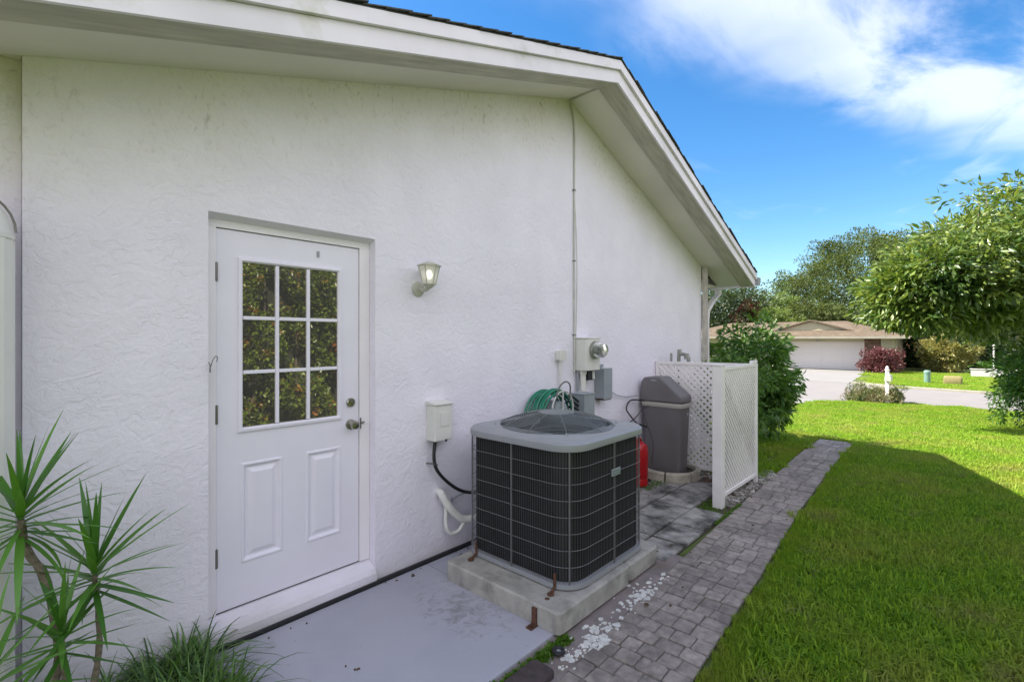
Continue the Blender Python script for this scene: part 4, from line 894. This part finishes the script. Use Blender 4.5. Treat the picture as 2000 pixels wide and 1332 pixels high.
# mondo grass border
def blades(n, centres, spread, ln, wdt, seed, lean=1.0):
    r = np.random.default_rng(seed); ci = r.integers(0, len(centres), n); c = np.array(centres)[ci]; base = c + np.concatenate([r.normal(0, spread, (n, 2)), np.zeros((n, 1))], 1)
    az = r.uniform(0, 2*PI, n); L_ = ln*r.uniform(.6, 1.2, n); reach = L_*r.uniform(.15, .8, n)*lean; seg = 5; V = []
    s = np.stack([-np.sin(az), np.cos(az), np.zeros(n)], 1); hdir = np.stack([np.cos(az), np.sin(az), np.zeros(n)], 1)
    for i in range(seg+1):
        t = i/seg; p = base + hdir*(reach*t**1.4)[:, None]; p[:, 2] += L_*(t*1.05 - .75*t**2.3*(reach/L_)*1.3)
        w_ = wdt*(1-t**2)*.5+.0003; V += [p - s*w_, p + s*w_]
    V = np.stack(V, 1).reshape(-1, 3); k = 2*(seg+1); i0 = np.arange(n)*k; F = []
    for i in range(seg): F.append(np.stack([i0+2*i, i0+2*i+1, i0+2*i+3, i0+2*i+2], 1))
    F = np.stack(F, 1).reshape(-1, 4); return V, F, np.repeat(r.random(n), seg)
cs = [(.16, -.33, -.03), (.30, -.25, -.03), (.42, -.30, -.03), (.50, -.17, -.03), (.62, -.24, -.03), (.60, -.42, -.03), (.45, -.48, -.03), (.30, -.55, -.03), (.66, -.12, -.03), (.52, -.62, -.03), (.1, -.12, -.03), (.68, -.5, -.03)]
V, F, vr = blades(1500, cs, .055, .36, .0105, 11, 1.7)
mo = mesh_np('mondo_grass', V, F, M['mondo'], None, vr, kind='stuff'); tagp(mo, 'dark green mondo grass spilling over the landing at lower left', 'ornamental grass')

V, F, vr = blades(170, [(.62, -.60, -.03), (.70, -.45, -.03), (.50, -.72, -.03), (.38, -.78, -.03)], .07, .27, .016, 12, 1.2)
mo2 = mesh_np('strap_grass', V, F, M['weed'], None, vr, kind='stuff'); tagp(mo2, 'lighter green strap leaves in front of the dark mondo grass', 'ornamental grass')
# ------------------------------------------------------------------ trees and shrubs
def clump_points(centre, rad, ncl, ncr, per, seed, flat=1.0, fill=.75, shell=.7, keep=None):
    """leaf positions on little clumps spread through an ellipsoid; returns P, outward dir"""
    r = np.random.default_rng(seed); c = np.array(centre); rad = np.array(rad)
    u = r.normal(size=(ncl, 3)); u /= np.linalg.norm(u, axis=1, keepdims=True); q = r.uniform(shell**3, 1, ncl)**(1/3.)
    lump = 1+.16*np.sin(u[:, 0]*5+seed)+.14*np.sin(u[:, 1]*7+seed*2)+.12*np.sin(u[:, 2]*6+seed*3)
    cc = c + u*(q*lump*fill)[:, None]*rad
    if keep is not None: cc = cc[keep(cc)]
    n = len(cc)*per; ci = np.repeat(np.arange(len(cc)), per); cs_ = ncr*r.uniform(.6, 1.35, len(cc))[ci]
    v = r.normal(size=(n, 3)); v /= np.linalg.norm(v, axis=1, keepdims=True); rr_ = r.uniform(.25, 1, n)**.5
    P = cc[ci] + v*(cs_*rr_)[:, None]*np.array([1, 1, flat]); d = v*.9 + u[:len(cc)][ci]*.5 + r.normal(size=(n, 3))*.5
    return P, d
def limb(mb_, a, b_, r0, r1, bend=.15, seed=0):
    r = random.Random(seed); a = Vector(a); b_ = Vector(b_); m = (a+b_)/2 + Vector((r.uniform(-1, 1), r.uniform(-1, 1), r.uniform(-.3, .6)))*(b_-a).length*bend
    p = bez([a, m, b_], 8); k = len(p); mb_.tube(p, [r0+(r1-r0)*i/(k-1) for i in range(k)], 7)
def tree(name, base, centre, rad, label, cat, lmat, ncl, ncr, per, size, seed, trunk_r=.2, bark='darkbark', asp=.4, droop=.2, flat=.8, fill=.85, shell=.55, limbs=7, group=None, keep=None, lobes=()):
    t = thing(name, base, label, cat, group); b = MB(); c = Vector(centre); bs = Vector(base)
    limb(b, bs-Vector((0, 0, .05)), c-Vector((0, 0, rad[2]*.3)), trunk_r, trunk_r*.55, .06, seed)
    r = random.Random(seed)
    for k in range(limbs):
        a = 2*PI*k/limbs+r.uniform(-.3, .3); e = c+Vector((math.cos(a)*rad[0]*.7, math.sin(a)*rad[1]*.7, rad[2]*r.uniform(-.35, .6)))
        st = bs.lerp(c, r.uniform(.5, .9)); limb(b, st, e, trunk_r*.4, trunk_r*.08, .15, seed*31+k)
    b.build('trunk', M[bark], t, smooth=True)
    P, d = clump_points(centre, rad, ncl, ncr, per, seed, flat, fill, shell, keep)
    parts = [leaves(P, d, size, asp, droop)]
    for i, (lc, lr, ln_) in enumerate(lobes):
        P, d = clump_points(lc, lr, ln_, ncr, per, seed+500+i, flat, fill, shell); parts.append(leaves(P, d, size, asp, droop)); limb(b2 := MB(), bs.lerp(c, .6), Vector(lc), trunk_r*.4, .02, .1, i); b2.build('branch', M[bark], t, smooth=True)
    leafobj('crown', parts, M[lmat], t); return t
def at(px, py=None, t=10, z=None):
    """world point seen at a photo pixel column at depth t (x, y) - used to place far things"""
    u = (px-1000)/950; x_ = t*(.741+.672*u); y_ = CY+t*(.672-.741*u)
    zz = CH+(661-py)/950*t if py is not None else (gz(x_) if z is None else z)
    return (x_, y_, zz)
# near mango tree at the right edge
mg = (17.6, -5.0)
A0 = at(2130, t=11.8); A1 = at(1965, t=11.0); A2 = at(1842, t=10.8); A3 = at(1778, t=10.9)
tree('mango_tree', (mg[0], mg[1], gz(mg[0])), (A0[0], A0[1], 3.75), (3.7, 3.7, 2.15), 'large leafy mango tree with long drooping leaves at the right edge', 'mango tree', 'mango', 400, .50, 74, .20, 21, .17, 'darkbark', .31, .38, .55, .9, .45, 9,
     lobes=(((A1[0], A1[1], 3.05), (2.0, 2.0, 1.35), 260), ((A2[0], A2[1], 2.78), (1.25, 1.3, 1.0), 150), ((A3[0], A3[1], 2.55), (.7, .75, .7), 55)))
mgt = [o for o in bpy.data.objects if o.name == 'mango_tree'][0]
for px_, py_, t_ in ((1812, 470, 10.8), (1822, 455, 10.8), (1900, 430, 11), (1910, 395, 11), (1925, 380, 11.1), (1770, 500, 10.9)):
    a_ = Vector(at(px_, py_, t_)); b = MB(); e_ = a_+Vector((random.uniform(-.1, .1), random.uniform(.05, .35), random.uniform(.25, .5)))
    b.tube(bez([a_-Vector((0, 0, .5)), a_, (a_+e_)/2+Vector((0, .06, 0)), e_], 9), [.008-.0007*i for i in range(10)][:len(bez([a_-Vector((0, 0, .5)), a_, (a_+e_)/2, e_], 9))], 5); b.build('twig', M['bark'], mgt)
# shrub behind the lattice
tree('leafy_shrub', (8.6, -.42, gz(8.6)), (8.58, -.42, .96), (.74, .66, .93), 'dark leafy shrub arching behind the white lattice panel', 'shrub', 'shrub', 150, .16, 42, .125, 5, .03, 'bark', .30, .45, .9, .88, .35, 8, lobes=(((8.6, -.62, .45), (.32, .30, .48), 26),))
tree('twiggy_shrub', (6.5, -.75, gz(6.3)), (6.6, -.62, .85), (.42, .55, .66), 'dark twiggy shrub growing right behind the rear lattice', 'shrub', 'shrub', 110, .10, 30, .07, 6, .015, 'bark', .3, .3)
# yellow-green palm behind the shrub
def fan_palm(name, base, h, n, ln, lmat, label, seed, cat='palm', lw=.035):
    t = thing(name, base, label, cat); r = random.Random(seed); b = MB(); limb(b, base, (base[0], base[1], base[2]+h), .06, .045, .02, seed); b.build('trunk', M['bark'], t, smooth=True)
    for k in range(n):
        az = k*2.4+r.uniform(-.2, .2); el = R(r.uniform(10, 80)); P = []; D = []
        d0 = Vector((math.cos(az)*math.cos(el), math.sin(az)*math.cos(el), math.sin(el))); top = Vector((base[0], base[1], base[2]+h))
        m = 34; s = Vector((-math.sin(az), math.cos(az), 0))
        for i in range(m):
            tt = .12+.88*i/m; p = top+d0*ln*tt+Vector((0, 0, -.55*ln*tt*tt))
            for sg in (-1, 1): P.append(p); D.append(s*sg+d0*.7+Vector((0, 0, -.35)))
        v, f, vr_ = leaves(np.array(P), np.array(D), np.array([ln*.28*math.sin(PI*(.15+.8*(i//2)/m)) for i in range(2*m)]), .13)
        leafobj('frond', [(v, f, vr_)], M[lmat], t)
    return t
fan_palm('young_palm', (8.2, .10, gz(8.2)), 1.3, 15, .62, 'palm', 'yellow-green young palm between house corner and dark shrub', 3)
# shrub near right edge
p_ = at(2050, t=11.3); tree('round_shrub', (p_[0], p_[1], gz(p_[0])), (p_[0], p_[1], .55), (1.1, 1.1, 1.05), 'rounded green shrub on the lawn at the right edge', 'shrub', 'shrub', 210, .2, 55, .11, 8, .04, 'bark', .35, .3, .9, .85)
# mailbox with its planting
mp_ = at(1733, t=16.7); mz = gz(mp_[0])
mlb = thing('mailbox', (mp_[0], mp_[1], mz), 'white mailbox on a post rising from a flower bed by the street', 'mailbox')
b = MB(); b.box(mp_[0]-.055, mp_[0]+.055, mp_[1]-.055, mp_[1]+.055, mz-.05, mz+1.16); b.build('post', M['lattice'], mlb, bevel=.01)
b = MB(); b.lathe([(.075, 0), (.075, .02), (.035, .04), (.05, .08), (.03, .12), (.004, .15)], (mp_[0], mp_[1], mz+1.16), 'z', 14); b.build('finial', M['lattice'], mlb, smooth=True)
b = MB(); pr = [(-.09, 0), (.09, 0), (.09, .12)] + [(.09*math.cos(R(a)), .12+.09*math.sin(R(a))) for a in range(20, 161, 20)] + [(-.09, .12)]
b.prism([(mp_[1]-.03+p[0], mz+.80+p[1]) for p in pr], mp_[0]-.02-.26, mp_[0]+.28, 'x'); b.build('box', M['wirewhite'], mlb)
pb = at(1708, t=17.3); tree('mailbox_shrub', (pb[0], pb[1], gz(pb[0])), (pb[0], pb[1], gz(pb[0])+.18), (1.0, 1.15, .42), 'low pinkish green planting around the white mailbox post', 'shrub', 'flowerp', 170, .14, 50, .085, 9, .02, 'bark', .35, -.2, .9, .85, .2, 5)
# crimson bush by the neighbour's garage
pc = at(1720, t=31.5); tree('maroon_shrub', (pc[0], pc[1], RZ), (pc[0], pc[1], RZ+.8), (1.15, 1.15, .88), 'maroon leaved rounded shrub in front of the brick pillar', 'shrub', 'redleaf', 160, .25, 50, .14, 10, .05, 'darkbark', .45, 0, .9, .85)
# background trees
def bt(name, px, t, top, width, cbot, label, cat, lmat, seed, ncl=150, per=60, ncr=.8, size=.35, bark='darkbark', **k):
    k.setdefault('fill', 1.0)
    x_, y_, _ = at(px, t=t); zt_ = CH+(661-top)/950*t; zb_ = CH+(661-cbot)/950*t; rz = (zt_-zb_)/2; rw = width/2/950*t
    return tree(name, (x_, y_, RZ), (x_, y_, (zt_+zb_)/2), (rw, rw, rz), label, cat, lmat, ncl, ncr, per, size, seed, k.pop('trunk_r', .22), bark, flat=.7, **k)
bt('dark_tree', 1425, 50, 556, 150, 650, 'dark dense tree showing below the house eave', 'tree', 'darkoak', 31, 170, 70, .8, .32)
bt('reddish_tree', 1462, 47, 590, 45, 645, 'reddish brown foliage between dark and pale green trees', 'tree', 'brownleaf', 32, 60, 50, .5, .3)
bt('pale_tree', 1512, 52, 572, 75, 640, 'pale grey-green tree left of the round pine crown', 'tree', 'bright', 33, 110, 55, .6, .28)
bt('pine_tree', 1550, 62, 527, 82, 598, 'round crowned pine on a thin trunk above the opposite roof', 'pine tree', 'pine', 34, 120, 45, .75, .30, trunk_r=.16, shell=.4)
bt('thin_tree', 1603, 66, 505, 50, 575, 'thin open tree with sky showing beside the big oak', 'tree', 'pine', 35, 45, 38, .8, .3, trunk_r=.13)
bt('large_oak', 1680, 56, 455, 205, 640, 'broad olive green oak rising behind the opposite house', 'oak tree', 'oak', 36, 420, 100, 1.0, .27)
bt('right_oak', 1790, 60, 447, 150, 640, 'olive green oak crown to the right behind the mango tree', 'oak tree', 'oak', 37, 240, 70, 1.0, .34)
bt('understory_tree', 1580, 48, 592, 130, 645, 'low bushy growth right behind the opposite roof ridge', 'tree', 'oak', 38, 170, 60, .6, .28)
bt('leafy_backdrop_tree', 1505, 46, 604, 90, 650, 'bright green low tree above the left end of the roof', 'tree', 'bright', 39, 100, 50, .5, .25)
bt('shade_tree', 1800, 38, 560, 190, 692, 'dark green tree on a dark trunk right of the garage house', 'tree', 'darkoak', 40, 260, 70, .7, .26, trunk_r=.24)
bt('clipped_hedge', 1775, 38, 683, 60, 716, 'dark clipped hedge beneath the dark shade tree', 'hedge', 'darkoak', 41, 90, 60, .35, .16, limbs=3)
bt('yellow_shrub', 1850, 33, 652, 80, 724, 'tall yellow-green mottled shrub on the far lawn', 'shrub', 'yellowl', 42, 150, 60, .35, .2, limbs=5)
bt('far_right_shrub', 1915, 36, 640, 110, 722, 'dark green shrubs behind the low white wall', 'shrub', 'darkoak', 43, 200, 60, .5, .22, limbs=5)
bt('street_tree', 1990, 40, 560, 220, 700, 'tall green tree far behind the mango tree at right', 'tree', 'oak', 44, 260, 60, .9, .3)
fp = at(1925, t=29.5); fan_palm('cycad', (fp[0], fp[1], RZ), .35, 16, 1.1, 'shrub', 'spreading dark cycad behind the low white wall', 12, 'cycad')
# a wood far behind everything
P = []; D = []
r = np.random.default_rng(77)
for k in range(80):
    a = at(r.uniform(1150, 2350), t=r.uniform(85, 110)); h = r.uniform(5, 9.5)
    p, d = clump_points((a[0], a[1], h*.45), (4, 4, h*.55), 26, 1.3, 26, 100+k, .7, .9, .4); P.append(p); D.append(d)
P = np.concatenate(P); D = np.concatenate(D)
fw = leafobj('far_wood', [leaves(P, D, .75, .5)], M['darkoak'], kind='stuff'); tagp(fw, 'dark green wood far behind the houses', 'woodland')
# hedge along the neighbour's side, mirrored in the door glass
n_ = 45000
X = rng.uniform(-2.5, 10.5, n_); Z = rng.uniform(-.04, 3.35, n_); Yy = -6.35+.16*np.sin(X*3.1+Z*2.3)+.12*np.sin(X*7+1.3*Z)-np.abs(rng.normal(0, .17, n_))
d = rng.normal(size=(n_, 3)); d[:, 1] += .8; d[:, 2] += .1
hn = np.sin(X*4.3+1.7*np.sin(Z*3.1))+np.sin(Z*5.2+2.1*np.sin(X*2.7))+.7*np.sin(X*9.1+Z*7.7)
kk = hn > rng.normal(-.75, .45, n_); X, Z, Yy, d = X[kk], Z[kk], Yy[kk]+.10*hn[kk], d[kk]
hd = thing('tall_hedge', (4, -6.6, -.04), 'tall hedge with green and reddish leaves, mirrored in the door panes', 'hedge')
leafobj('leaves', [leaves(np.stack([X, Yy, Z], 1), d, .10, .5)], M['hedgel'], hd)
b = MB()
for k in range(14): limb(b, (-2.3+k*.95, -6.8, -.1), (-2.3+k*.95+random.uniform(-.3, .3), -6.7, 2.7), .04, .012, .05, k)
b.build('stems', M['darkbark'], hd)
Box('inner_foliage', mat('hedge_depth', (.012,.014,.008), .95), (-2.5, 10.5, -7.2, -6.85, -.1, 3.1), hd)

# ------------------------------------------------------------------ the house across the street
FX = 41.0
nh = thing('garage_house', (FX, 4, RZ), 'low tan roofed house with wide pale garage across the street', 'house')
gy0, gy1 = 1.73, 6.9      # garage opening
GT = 1.36
b = MB(); b.box(FX, FX+.3, gy1, 14.5, RZ-.1, 1.68); b.box(FX+.30, FX+.67, gy0, gy1, GT+.001, 1.68); b.box(FX+.301, FX+.67, gy1, gy1+.1, RZ, 1.6); b.box(FX+.301, FX+.67, gy0-.1, gy0, RZ, 1.6); b.box(FX+.67, FX+9, .1, 14.5, RZ-.1, 1.66); b.build('wall', M['nwall'], nh)
Box('corner_wall', M['nwall'], (FX, FX+.3, .10, .82, RZ-.1, 1.68), nh)
gd = Box('garage_door', M['garage'], (FX+.62, FX+.66, gy0, gy1, RZ+.02, GT), nh)
for k in range(4):
    for j in range(4):
        z0 = RZ+.03+k*.495; y0 = gy0+.03+j*1.285
        Box('door_panel', M['garage'], (FX+.605, FX+.619, y0, y0+1.25, z0, z0+.475), gd)
pil = Box('brick_pillar', M['brickn'], (FX-.03, FX+.3, .83, gy0-.01, RZ-.1, 1.66), nh)
bm_ = bpy.data.meshes.new('brick'); bb = MB(); bb.box(-.015, .01, -.1, .1, -.04, .04); bm_.from_pydata(bb.v, [], bb.f); bm_.materials.append(M['brickn'])
for r_ in range(24):
    for c_ in range(4):
        y_ = .95+c_*.215+(.05 if r_ % 2 else -.0); z_ = RZ+.06+r_*.097
        if y_ > 1.60: continue
        o = bpy.data.objects.new('brick', bm_); C.objects.link(o); o.parent = pil; o.location = Vector((FX-.035, y_, z_))-wloc(pil)
for k in range(5): Box('siding_board', M['nwall'], (FX-.02, FX-.001, .12+k*.14, .12+k*.14+.125, RZ, 1.6), nh)
ez = 1.70; e0, e1 = -.75, 15.4; ex = FX-.80; rx = FX+4.6; rz_ = 2.95; ry0 = e0+4.2; ry1 = 12
b = MB(); b.add([(ex, e0, ez), (ex, e1, ez), (rx, ry1, rz_), (rx, ry0, rz_), (FX+9.9, e0, ez), (FX+9.9, e1, ez)], [(0, 3, 2, 1), (0, 4, 3), (1, 2, 5), (4, 5, 2, 3)])
b.add([(ex, e0, ez-.03), (ex, e1, ez-.03), (FX+9.9, e1, ez-.03), (FX+9.9, e0, ez-.03)], [(0, 1, 2, 3)])
rf = b.build('roof', M['nroof'], nh)
# rows of shingle butts on the slope facing us
sl_ = (rz_-ez)/(rx-ex)
for k in range(1, 16):
    f_ = k/16; xk = ex+(rx-ex)*f_; zk = ez+(rz_-ez)*f_
    b = MB(); b.box(xk-.02, xk+.02, e0+(ry0-e0)*f_+.1, e1+(ry1-e1)*f_-.1, zk-.01, zk+.018); b.build('shingle_course', M['nroof'], rf)
b = MB(); b.box(ex-.03, ex-.001, e0, e1, ez-.12, ez+.03); b.build('fascia', M['kerbm'], nh); b = MB(); b.box(ex-.001, FX-.002, e0, e1, ez-.05, ez-.031); b.build('soffit', M['nwall'], nh)
# false gable on the roof
gyc = 5.15; gw = 2.25; gx0 = FX+1.35
gzb = ez+(gx0-ex)*sl_; gzt = gzb+.66
b = MB(); b.add([(gx0, gyc-gw, gzb), (gx0, gyc+gw, gzb), (gx0, gyc, gzt), (gx0+.4+.7/sl_*.8, gyc, gzt-.02)], [(0, 2, 1), (0, 3, 2), (1, 2, 3)]); gg = b.build('false_gable', M['nwall'], nh)
b = MB()
for s_ in (-1, 1):
    b.add([(gx0-.25, gyc+s_*(gw+.15), gzb-.03), (gx0-.25, gyc, gzt+.05), (gx0-.25, gyc, gzt+.14), (gx0-.25, gyc+s_*(gw+.45), gzb-.03), (gx0+2.0, gyc+s_*(gw+.15), gzb+.45), (gx0+2.4, gyc, gzt+.10)], [(0, 1, 2, 3), (3, 2, 5, 4), (0, 4, 5, 1)])
b.build('gable_trim', M['nroof'], gg)
gl_ = Box('porch_light', M['kerbm'], (FX-.06, FX-.001, 4.3, 4.6, 1.40, 1.52), nh)
# orange-roofed house beyond
op = at(1785, t=62); oh = thing('orange_roof_house', (op[0], op[1], RZ), 'orange roofed house glimpsed behind the dark trunk', 'house')
b = MB(); b.prism([(op[0]-3, RZ), (op[0]+3, RZ), (op[0]+3, -.1), (op[0]-3, -.1)], op[1]-6, op[1]+6, 'y'); b.build('wall', M['brickn'], oh)
b = MB(); b.prism([(op[0]-3.7, -.12), (op[0]+3.7, -.12), (op[0], 1.15)], op[1]-6.6, op[1]+6.6, 'y'); b.build('roof', M['orange'], oh)
# utility pedestal, bale, low wall, post
up = at(1811, t=24.2); ut = thing('utility_pedestal', (up[0], up[1], RZ), 'pale green cylindrical utility pedestal on the far lawn', 'utility pedestal')
b = MB(); b.lathe([(.13, -.02), (.13, .52), (.145, .53), (.145, .60), (.12, .65), (.05, .67)], (up[0], up[1], RZ), 'z', 18); b.build('body', M['pedestal'], ut, smooth=True)
b = MB(); b.lathe([(.15, -.01), (.15, .03)], (up[0], up[1], RZ), 'z', 18); b.build('base', M['kerbm'], ut)
ba = at(1861, t=23.6); bl = thing('straw_bale', (ba[0], ba[1], RZ), 'small yellowish square bale right of the green pedestal', 'bale')
b = MB(); b.loft([rq(ba[0]-.22, ba[0]+.22, ba[1]-.33, ba[1]+.33, .06, RZ-.01, .01), rq(ba[0]-.24, ba[0]+.24, ba[1]-.35, ba[1]+.35, .08, RZ+.08), rq(ba[0]-.24, ba[0]+.24, ba[1]-.35, ba[1]+.35, .08, RZ+.34), rq(ba[0]-.2, ba[0]+.2, ba[1]-.31, ba[1]+.31, .08, RZ+.42, .02)]); b.build('body', M['straw'], bl, smooth=True)
b = MB()
for s_ in (-.15, .15): b.tube(rq(ba[0]-.245, ba[0]+.245, ba[1]+s_-.004, ba[1]+s_+.004, .003, RZ+.2), .006, 4, closed=True)
b.build('twine', M['trim'], bl)
wa, wb = at(1896, t=28.3), at(1985, t=27.0)
lw = thing('low_white_wall', (wa[0], wa[1], RZ), 'low whitewashed wall at the right of the far lawn', 'wall')
dv = Vector((wb[0]-wa[0], wb[1]-wa[1], 0)).normalized(); nv = Vector((-dv.y, dv.x, 0))*.1; A_, B_ = Vector((wa[0], wa[1], 0)), Vector((wb[0], wb[1], 0))
def wallseg(a, b_, z0, z1, w_): 
    n2 = nv*w_; q = [a-n2, b_-n2, b_+n2, a+n2]; m = MB(); m.add([(p.x, p.y, z0) for p in q]+[(p.x, p.y, z1) for p in q], [(0,3,2,1), (4,5,6,7), (0,1,5,4), (1,2,6,5), (2,3,7,6), (3,0,4,7)]); return m
wallseg(A_, B_, RZ-.05, RZ+.46, 1).build('wall', M['wallw'], lw); wallseg(A_-dv*.05, B_+dv*.05, RZ+.461, RZ+.50, 1.3).build('coping', M['wallw'], lw)
wpst = at(1941, t=30.5); tp = thing('white_post', (wpst[0], wpst[1], RZ), 'slim white post among the far right shrubs', 'post')
b = MB(); b.lathe([(.05, -.02), (.04, .1), (.04, 1.7), (.07, 1.75), (.07, 1.8), (.02, 1.9)], (wpst[0], wpst[1], RZ), 'z', 12); b.build('shaft', M['lattice'], tp, smooth=True)

# ------------------------------------------------------------------ turf: blades instanced over the lawn as one object
protos = bpy.data.collections.new('turf_patches')
def patch(n, size, ln, wd, seed):
    r = np.random.default_rng(seed); base = np.concatenate([r.uniform(-size/2, size/2, (n, 2)), np.zeros((n, 1))], 1)
    az = r.uniform(0, 2*PI, n); L_ = ln*r.uniform(.35, 1.3, n)*np.where(r.random(n) < .06, 1.35, 1); lean = r.uniform(.1, 1.2, n)
    h = np.stack([np.cos(az), np.sin(az), np.zeros(n)], 1); az2 = az+PI/2+r.uniform(-.5, .5, n); s = np.stack([np.cos(az2), np.sin(az2), np.zeros(n)], 1)*wd/2*r.uniform(.7, 1.3, n)[:, None]
    up = np.array([0, 0, 1.])
    mid = base+h*(L_*lean*.35)[:, None]+up*(L_*.6)[:, None]; tip = base+h*(L_*lean*.9)[:, None]+up*(L_*(1-.35*lean))[:, None]
    V = np.stack([base-s, base+s, mid+s*.85, mid-s*.85, tip], 1).reshape(-1, 3); i = np.arange(n)*5
    F = np.stack([np.stack([i, i+1, i+2], 1), np.stack([i, i+2, i+3], 1), np.stack([i+3, i+2, i+4], 1)], 1).reshape(-1, 3)
    return V, F, np.repeat(r.random(n), 3)
for k in range(4):
    V, F, vr = patch(1350, .52, .070, .0085, 200+k); o = mesh_np('turf_patch', V, F, M['grass'], None, vr, link=False); protos.objects.link(o)
def lawn_points():
    r = np.random.default_rng(5); out_ = []
    def scan(x0, x1, y0, y1, st, scale, test):
        for x_ in np.arange(x0, x1, st):
            for y_ in np.arange(y0, y1, st):
                X_, Y_ = x_+r.uniform(-.4, .4)*st, y_+r.uniform(-.4, .4)*st
                if test(X_, Y_): out_.append((X_, Y_, gz(X_)-.004, scale))
    def vis(X_, Y_, m=2.6):
        t = .741*X_+.672*(Y_-CY); la = .672*X_-.741*(Y_-CY); return t > .2 and la/t < 1.053+m/t and la/t > -1.2
    hs = .20
    def t1(X_, Y_):
        if not vis(X_, Y_): return False
        if X_ < 9.45 and path_r(X_)-.235 < Y_ < path_l(X_)+.25: return False
        if X_ < 6.15 and Y_ > path_r(X_): return False
        if X_ < 7.6 and Y_ > -.15: return False
        if X_ >= 7.6 and X_ < 12 and Y_ > 2.2: return False
        if X_ >= 12 and Y_ > dl(X_)-.25: return False
        return X_ < 21.3 - .3*max(0, Y_+1)
    scan(0.2, 10, -7, -.1, .30, 1.0, t1); scan(10, 22, -9.5, 3, .42, 1.25, t1)
    def t2(X_, Y_): return vis(X_, Y_) and not (Y_ > 1.0+.04*(X_-29) -.3 and X_ > 28) and X_ > 28.3+max(0, Y_+.8)*.5
    scan(28.2, 41, -11, 1.6, .7, 2.0, t2)
    # thin edge row beside the path, smaller patches
    for x_ in np.arange(.4, 9.6, .1):
        out_.append((x_, path_r(x_)-.10+r.uniform(-.012, .012), gz(x_)-.004, .30))
        if x_ > 6.0: out_.append((x_, path_l(x_)+.11+r.uniform(-.01, .01), gz(x_)-.004, .30))
    for y_ in np.arange(path_r(9.5)-.1, path_l(9.5)+.1, .1): out_.append((9.62, y_, gz(9.6)-.004, .3))
    return out_
lp = lawn_points()
me = bpy.data.meshes.new('lawn_grass'); me.from_pydata([p[:3] for p in lp], [], []); a = me.attributes.new('psc', 'FLOAT', 'POINT'); a.data.foreach_set('value', [p[3] for p in lp])
me.materials.append(M['grass'])
lg = bpy.data.objects.new('lawn_grass', me); C.objects.link(lg); tagp(lg, 'bright green lawn grass, shaded near the house and sunlit beyond', 'grass', kind='stuff')
ng = bpy.data.node_groups.new('turf', 'GeometryNodeTree'); ng.interface.new_socket('Geometry', in_out='INPUT', socket_type='NodeSocketGeometry'); ng.interface.new_socket('Geometry', in_out='OUTPUT', socket_type='NodeSocketGeometry')
gi = ng.nodes.new('NodeGroupInput'); go = ng.nodes.new('NodeGroupOutput'); ci = ng.nodes.new('GeometryNodeCollectionInfo'); ci.inputs[0].default_value = protos; ci.inputs[1].default_value = True; ci.inputs[2].default_value = True
ip = ng.nodes.new('GeometryNodeInstanceOnPoints'); ip.inputs['Pick Instance'].default_value = True
rv = ng.nodes.new('FunctionNodeRandomValue'); rv.data_type = 'FLOAT_VECTOR'; rv.inputs[0].default_value = (-.03, -.03, 0); rv.inputs[1].default_value = (.03, .03, 6.283)
na = ng.nodes.new('GeometryNodeInputNamedAttribute'); na.data_type = 'FLOAT'; na.inputs[0].default_value = 'psc'
nz = ng.nodes.new('ShaderNodeCombineXYZ'); mm = ng.nodes.new('ShaderNodeMath'); mm.operation = 'POWER'; mm.inputs[1].default_value = .35
ng.links.new(na.outputs[0], mm.inputs[0]); ng.links.new(na.outputs[0], nz.inputs[0]); ng.links.new(na.outputs[0], nz.inputs[1]); ng.links.new(mm.outputs[0], nz.inputs[2])
ng.links.new(gi.outputs[0], ip.inputs['Points']); ng.links.new(ci.outputs[0], ip.inputs['Instance']); ng.links.new(rv.outputs[0], ip.inputs['Rotation']); ng.links.new(nz.outputs[0], ip.inputs['Scale']); ng.links.new(ip.outputs[0], go.inputs[0])
lg.modifiers.new('turf', 'NODES').node_group = ng
print('pavers', count, 'zz', 'turf points', len(lp), 'objects', len(bpy.data.objects))
